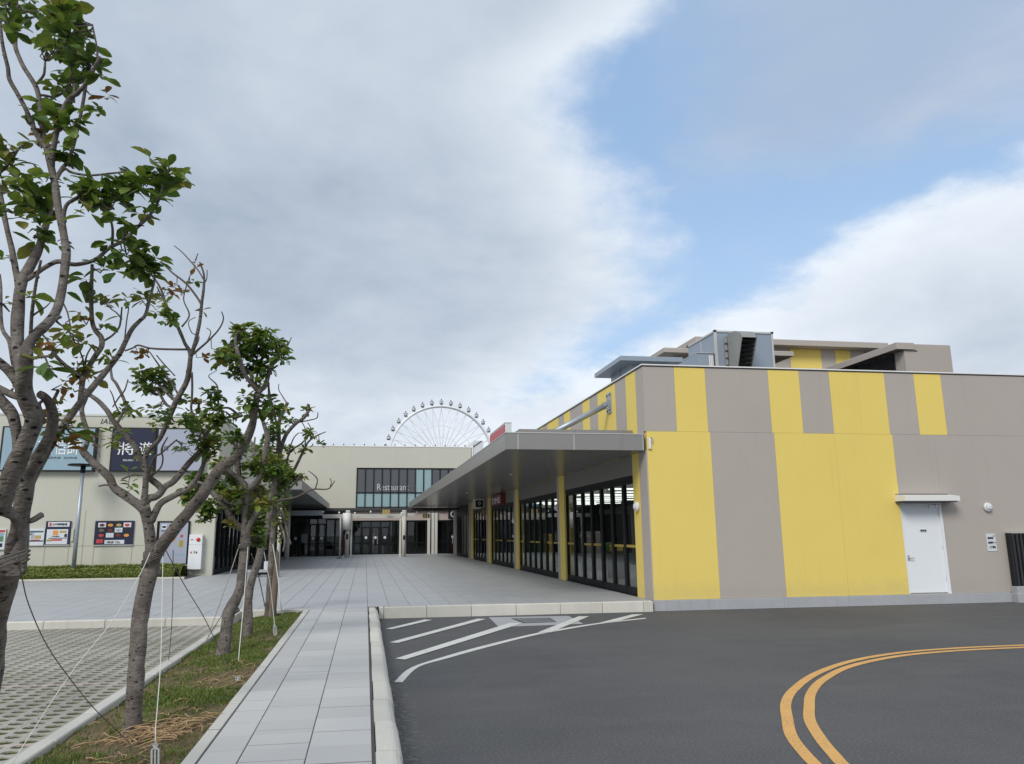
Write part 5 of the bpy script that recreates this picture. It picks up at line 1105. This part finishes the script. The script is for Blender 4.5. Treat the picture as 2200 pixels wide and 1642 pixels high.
T1C = [(368, 620, 22, 10, 9, 'o'), (390, 632, 12, 10, 5, 'o'), (415, 575, 9, 9, 3, 'o'), (420, 605, 8, 6, 2, 'g'), (430, 665, 8, 8, 3, 'o'), (352, 662, 26, 16, 12, 'g', 1.1), (365, 688, 22, 9, 8, 'd'), (345, 672, 16, 10, 6, 'd', 1.1), (318, 640, 16, 10, 5, 'y'), (430, 767, 7, 5, 2, 'o'),
 (300, 760, 10, 13, 6, 'o', 1.2), (335, 822, 46, 30, 80, 'd'), (325, 800, 36, 10, 18, 'g'), (390, 850, 18, 10, 8, 'd'), (302, 830, 16, 10, 10, 'g'), (290, 880, 36, 13, 14, 'g'), (350, 890, 26, 11, 14, 'd'), (395, 910, 36, 14, 24, 'd'), (320, 877, 12, 6, 5, 'y'), (232, 948, 16, 10, 6, 'y'), (243, 960, 12, 16, 5, 'g'), (265, 925, 9, 7, 3, 'g'), (238, 925, 8, 8, 2, 'g'),
 (310, 975, 13, 10, 6, 'g'), (320, 1002, 7, 7, 2, 'g'), (275, 1010, 5, 8, 2, 'g'), (285, 1045, 7, 9, 3, 'g'), (282, 1052, 5, 8, 1, 'd'),
 (535, 755, 60, 34, 120, 'd'), (525, 715, 26, 15, 34, 'g'), (568, 716, 22, 13, 26, 'g'), (490, 762, 30, 22, 44, 'g'), (482, 770, 18, 18, 14, 'd'), (595, 745, 20, 17, 32, 'd'), (605, 775, 12, 14, 14, 'd'), (570, 790, 26, 18, 34, 'd'), (510, 800, 22, 13, 22, 'd'), (555, 820, 13, 10, 9, 'g'), (556, 735, 26, 16, 26, 'd'), (597, 735, 12, 8, 9, 'g'),
 (567, 872, 30, 22, 46, 'd'), (530, 860, 22, 13, 18, 'g'), (525, 890, 18, 14, 14, 'd'), (580, 892, 22, 16, 22, 'd'), (460, 850, 22, 12, 18, 'd'), (465, 880, 22, 13, 18, 'd'), (430, 862, 12, 9, 7, 'o'), (440, 905, 36, 13, 26, 'g'), (480, 910, 32, 14, 28, 'd'), (450, 945, 36, 17, 40, 'g'), (460, 960, 30, 14, 22, 'd'), (500, 937, 26, 13, 22, 'd'), (420, 935, 22, 13, 14, 'y'), (440, 977, 26, 13, 24, 'g'), (395, 962, 18, 13, 9, 'g'), (410, 890, 24, 10, 12, 'd'), (350, 915, 22, 8, 6, 'y')]
tree('street_tree', 'tall forked tree with the straight mottled trunk nearest the path', (285, 1570), 7.35, T1B, T1C, .076, TG, 1)
T2B = [
 [(478, 1410, 15), (484, 1370, 13), (488, 1340, 12.5), (492, 1315, 13), (505, 1290, 12), (517, 1262, 11), (521, 1225, 10.5), (525, 1190, 11), (527, 1155, 11.5)],
 [(527, 1162, 10), (524, 1140, 8.5), (507, 1128, 7.8), (495, 1111, 7.2), (484, 1090, 7), (466, 1069, 6.5), (452, 1055, 6), (435, 1040, 4), (420, 1035, 2.5)],
 [(527, 1158, 10), (526, 1125, 8), (528, 1076, 7.4), (527, 1047, 8), (517, 1032, 6.2), (500, 1018, 5.4), (486, 1008, 4.6), (470, 995, 3)],
 [(527, 1050, 7.2), (540, 1047, 7), (558, 1026, 7), (566, 995, 6.6), (571, 965, 6.8), (575, 940, 6), (567, 912, 4.6), (560, 895, 3)],
 [(528, 1155, 10), (533, 1137, 8), (546, 1111, 7.6), (562, 1092, 7.5), (579, 1072, 7), (589, 1045, 6), (592, 1024, 4.4), (596, 1005, 3)],
 [(584, 1068, 2.6), (595, 1062, 2.4), (614, 1055, 2), (632, 1040, 2), (645, 1022, 1.4)], [(580, 1084, 3), (592, 1078, 2.6), (605, 1074, 2.5), (634, 1069, 2.2), (663, 1055, 2), (677, 1051, 1.8), (704, 1051, 1.5), (715, 1040, 1.2), (719, 1033, 1)], [(677, 1051, 1.6), (682, 1034, 1.4), (678, 1024, 1.2), (663, 1012, 1)], [(708, 1050, 1.1), (712, 1036, 1), (709, 1028, 1)],
 [(515, 1032, 5), (512, 1000, 5.5), (508, 965, 6), (503, 940, 4)], [(480, 1085, 4), (470, 1100, 3), (455, 1095, 2.4)], [(557, 1028, 4), (550, 1000, 3), (545, 970, 2.6), (548, 940, 2)]]
T2C = [(445, 1040, 40, 22, 60, 'd'), (410, 1060, 26, 18, 34, 'g'), (445, 1090, 22, 22, 40, 'd'), (440, 1112, 13, 11, 14, 'd'), (500, 1030, 26, 18, 34, 'd'), (490, 1065, 18, 13, 20, 'y'), (545, 1000, 26, 18, 34, 'g'), (585, 1015, 32, 16, 60, 'd'), (620, 1025, 22, 13, 26, 'g'), (640, 1022, 16, 9, 14, 'y'), (555, 1130, 18, 13, 24, 'g'), (560, 1162, 18, 13, 24, 'd'), (537, 1155, 8, 7, 4, 'y'), (495, 1130, 6, 12, 8, 'y'), (570, 1080, 22, 13, 26, 'y'), (520, 970, 20, 12, 18, 'd'), (425, 1030, 24, 14, 24, 'd'), (470, 1050, 16, 14, 18, 'g'), (550, 1050, 22, 14, 22, 'y'), (520, 1095, 30, 16, 26, 'g'), (480, 1000, 28, 16, 24, 'g'), (600, 1035, 26, 14, 30, 'd'), (565, 1010, 22, 16, 26, 'd'), (420, 1085, 16, 16, 16, 'g'), (510, 1060, 22, 16, 20, 'g'), (590, 990, 24, 12, 18, 'y')]
tree('street_tree', 'tree with a kinked pale trunk third along the planting strip', (480, 1405), 11.5, T2B, T2C, .096, TG, 1)
T3B = [
 [(531, 1368, 11), (534, 1330, 10), (533, 1290, 9.5), (540, 1250, 8.5), (552, 1215, 8), (561, 1180, 8), (567, 1160, 7.5), (575, 1130, 7), (580, 1095, 6.6), (588, 1055, 6)],
 [(586, 1065, 5.6), (592, 1010, 5.4), (597, 972, 5.2), (599, 943, 5), (599, 910, 4.6), (607, 887, 4.5), (618, 865, 4)],
 [(588, 1055, 5.4), (597, 1000, 5), (603, 966, 5), (610, 945, 4.8), (618, 929, 4.5), (638, 908, 4), (653, 898, 4), (663, 883, 3.4)], [(640, 908, 1.8), (655, 905, 1.6), (669, 902, 1.5), (681, 898, 1.3), (683, 886, 1)],
 [(590, 1050, 4.4), (608, 1035, 4.2), (626, 1018, 4), (638, 998, 3.6), (653, 966, 3), (663, 949, 2.5), (679, 937, 2), (700, 928, 1.2)], [(612, 1030, 2.4), (616, 990, 2.2), (626, 968, 2), (648, 953, 2), (660, 938, 1.5), (668, 922, 1.2), (661, 908, 1)],
 [(597, 935, 3), (592, 900, 2.6), (587, 880, 2.5), (580, 850, 2.4), (576, 820, 2)], [(617, 868, 1.8), (606, 850, 1.3), (599, 838, 1.2), (599, 825, 1)], [(655, 955, 1.5), (657, 940, 1.4), (655, 920, 1.2), (649, 908, 1)], [(616, 1000, 1.6), (624, 960, 1.5), (632, 940, 1.3), (642, 930, 1)]]
T3C = [(590, 920, 18, 18, 30, 'd'), (560, 972, 36, 18, 36, 'g'), (555, 1000, 26, 14, 18, 'y'), (615, 965, 18, 11, 14, 'd'), (612, 880, 11, 7, 9, 'y'), (655, 880, 14, 7, 10, 'y'), (620, 902, 14, 13, 14, 'g'), (663, 935, 16, 10, 12, 'g'), (655, 967, 13, 7, 9, 'g'), (610, 1000, 13, 11, 14, 'y'), (688, 950, 4, 7, 4, 'g'), (590, 990, 28, 14, 32, 'd'), (575, 945, 22, 14, 22, 'd'), (670, 928, 14, 6, 7, 'y')]
tree('street_tree', 'thin curved tree with bare twiggy upper branches close behind the kinked tree', (531, 1366), 13.5, T3B, T3C, .088, TG, 1)
T4B = [
 [(576, 1328, 9), (578, 1290, 7.5), (580, 1250, 7), (583, 1200, 7), (586, 1150, 6.5), (592, 1115, 6)], [(591, 1120, 5), (600, 1085, 4.6), (610, 1060, 4), (618, 1035, 3)], [(591, 1118, 5), (588, 1085, 4.4), (585, 1060, 4), (592, 1035, 3)], [(590, 1120, 4), (604, 1130, 3), (612, 1160, 2.5), (608, 1185, 2)], [(593, 1112, 4), (606, 1100, 3.4), (616, 1140, 2.6), (625, 1170, 1.8)]]
T4C = [(600, 1092, 22, 22, 40, 'y'), (592, 1062, 18, 14, 26, 'g'), (597, 1120, 18, 18, 22, 'y'), (612, 1070, 14, 14, 20, 'd'), (580, 1110, 14, 14, 18, 'd'), (606, 1050, 18, 14, 26, 'd'), (585, 1085, 22, 16, 24, 'g'), (600, 1035, 22, 14, 22, 'g'), (575, 1130, 16, 14, 16, 'y'), (602, 1150, 10, 16, 10, 'y')]
tree('street_tree', 'slender yellowish tree at the far end of the strip beside the timber stake', (576, 1325), 16.0, T4B, T4C, .10, TG, 1)
t = thing('tree_stake', 'weathered split timber stake standing by the farthest tree of the strip', 'stake', (-1.75, 15.8, .12))
a = atz(584, 1326, .12); MB().tube([a, a+Vector((.02, 0, .55)), a+Vector((.03, .02, 1.2)), a+Vector((.02, .02, 1.28))], [.07, .065, .05, .01], 7, True, .25).build('stake_pole', M['stake'], t)

# ================================================================== GUY ROPES
def guy(label, pts, r, m, turn=None, wrap=None):
    P = [Vector(p) for p in pts]; t = thing('guy_rope', label, 'guy rope', P[-1], 'ropes staying the trees')
    S_ = [Vector(q) for q in spline([tuple(p) for p in P], 6)]
    MB().tube(S_, r, 6).build('rope', M[m], t, True)
    if wrap:
        c, rad, tilt = wrap; q = MB()
        for k in range(3): q.tube([Vector((c.x+rad*math.cos(a*.35), c.y+rad*math.sin(a*.35), c.z+k*.018+tilt*rad*math.cos(a*.35))) for a in range(19)], r*1.6, 5)
        q.build('trunk_loop', M['rope_dark'], t, True)
    if turn:
        g = P[-1]; d = (P[-2]-P[-1]).normalized(); a = g+d*.02; b = g+d*.20
        sx = Vector((.022, 0, 0)); q = MB()
        q.tube([a-sx, b-sx], .007, 6).tube([a+sx, b+sx], .007, 6).tube([a-sx, a-d*.02, a+sx], .008, 6).tube([b-sx, b+d*.02, b+sx], .008, 6).build('turnbuckle', M['steel'], t)
        MB().tube([b+d*.02, b+d*.05+sx*.7, b+d*.09, b+d*.05-sx*.7, b+d*.02], .006, 6).build('hook', M['steel'], t)
    return t
Zs = lambda x, y: atz(x, y, soilz(*atz(x, y, .1)[:2])+.01)
guy('white rope running down left from the forked tree to the bay edging', [at(322, 1188, 7.2), at(302, 1232, 7.1), at(245, 1330, 6.9), at(150, 1450, 6.65), atz(25, 1642, .11)], .004, 'rope_white', wrap=(at(328, 1205, 7.3), .085, .5))
guy('dark rope sagging from the leftmost trunk across to the soil in front', [at(38, 1205, 3.75), at(47, 1240, 3.9), at(62, 1300, 4.2), at(100, 1385, 4.7), at(150, 1458, 5.2), at(205, 1525, 5.7), at(262, 1580, 6.1), Zs(312, 1640)], .003, 'rope_dark', wrap=(at(22, 1215, 3.8), .068, .4))
guy('white strap with a steel turnbuckle hanging before the straight trunk', [at(350, 1195, 7.15), at(346, 1400, 6.7), at(338, 1520, 6.4), at(334, 1570, 6.25), Zs(333, 1650)], .0036, 'rope_white', True)
guy('dark rope crossing from the forked tree down to the path edging', [at(356, 1182, 7.3), at(395, 1255, 7.7), at(440, 1330, 8.2), at(478, 1410, 8.6), Zs(512, 1482)], .004, 'rope_dark')
guy('thin grey cord hanging straight from the forked tree to the bay edging', [at(372, 1182, 7.4), at(371, 1290, 8.2), at(367, 1370, 9), atz(362, 1418, .11)], .0035, 'rope_dark')
guy('white strap with a turnbuckle in front of the kinked trunk', [at(533, 1172, 11.4), at(524, 1290, 10.9), at(514, 1400, 10.4), at(512, 1430, 10.2), Zs(511, 1462)], .005, 'rope_white', True, wrap=(at(526, 1175, 11.45), .085, .3))
guy('pale cord slanting left from the kinked tree to the bay edging', [at(515, 1170, 11.4), at(480, 1275, 11.9), atz(447, 1366, .11)], .005, 'rope_white')
guy('lower dark cord slanting left from the kinked tree', [at(516, 1262, 11.4), at(475, 1325, 11.9), atz(443, 1376, .11)], .005, 'rope_dark')
guy('white rope from the curved thin tree to a turnbuckle by the path edging', [at(567, 1185, 13.4), at(580, 1255, 13.4), at(588, 1325, 13.3), Zs(592, 1366)], .005, 'rope_white', True, wrap=(at(563, 1182, 13.45), .075, .2))
guy('white rope from the curved thin tree slanting down to its left', [at(561, 1190, 13.4), at(545, 1240, 13.7), Zs(505, 1330)], .005, 'rope_white')
guy('dark rope crossing behind the kinked tree towards the farthest tree', [at(540, 1190, 13.6), at(556, 1240, 14.2), Zs(572, 1318)], .009, 'rope_dark')
guy('thin white cord right of the timber stake at the strip end', [at(586, 1170, 16), at(597, 1240, 15.8), at(602, 1290, 15.7), Zs(607, 1326)], .008, 'rope_white')
guy('second thin cord right of the timber stake reaching the kerb', [at(584, 1180, 16), at(592, 1260, 15.9), Zs(594, 1322)], .005, 'rope_dark')
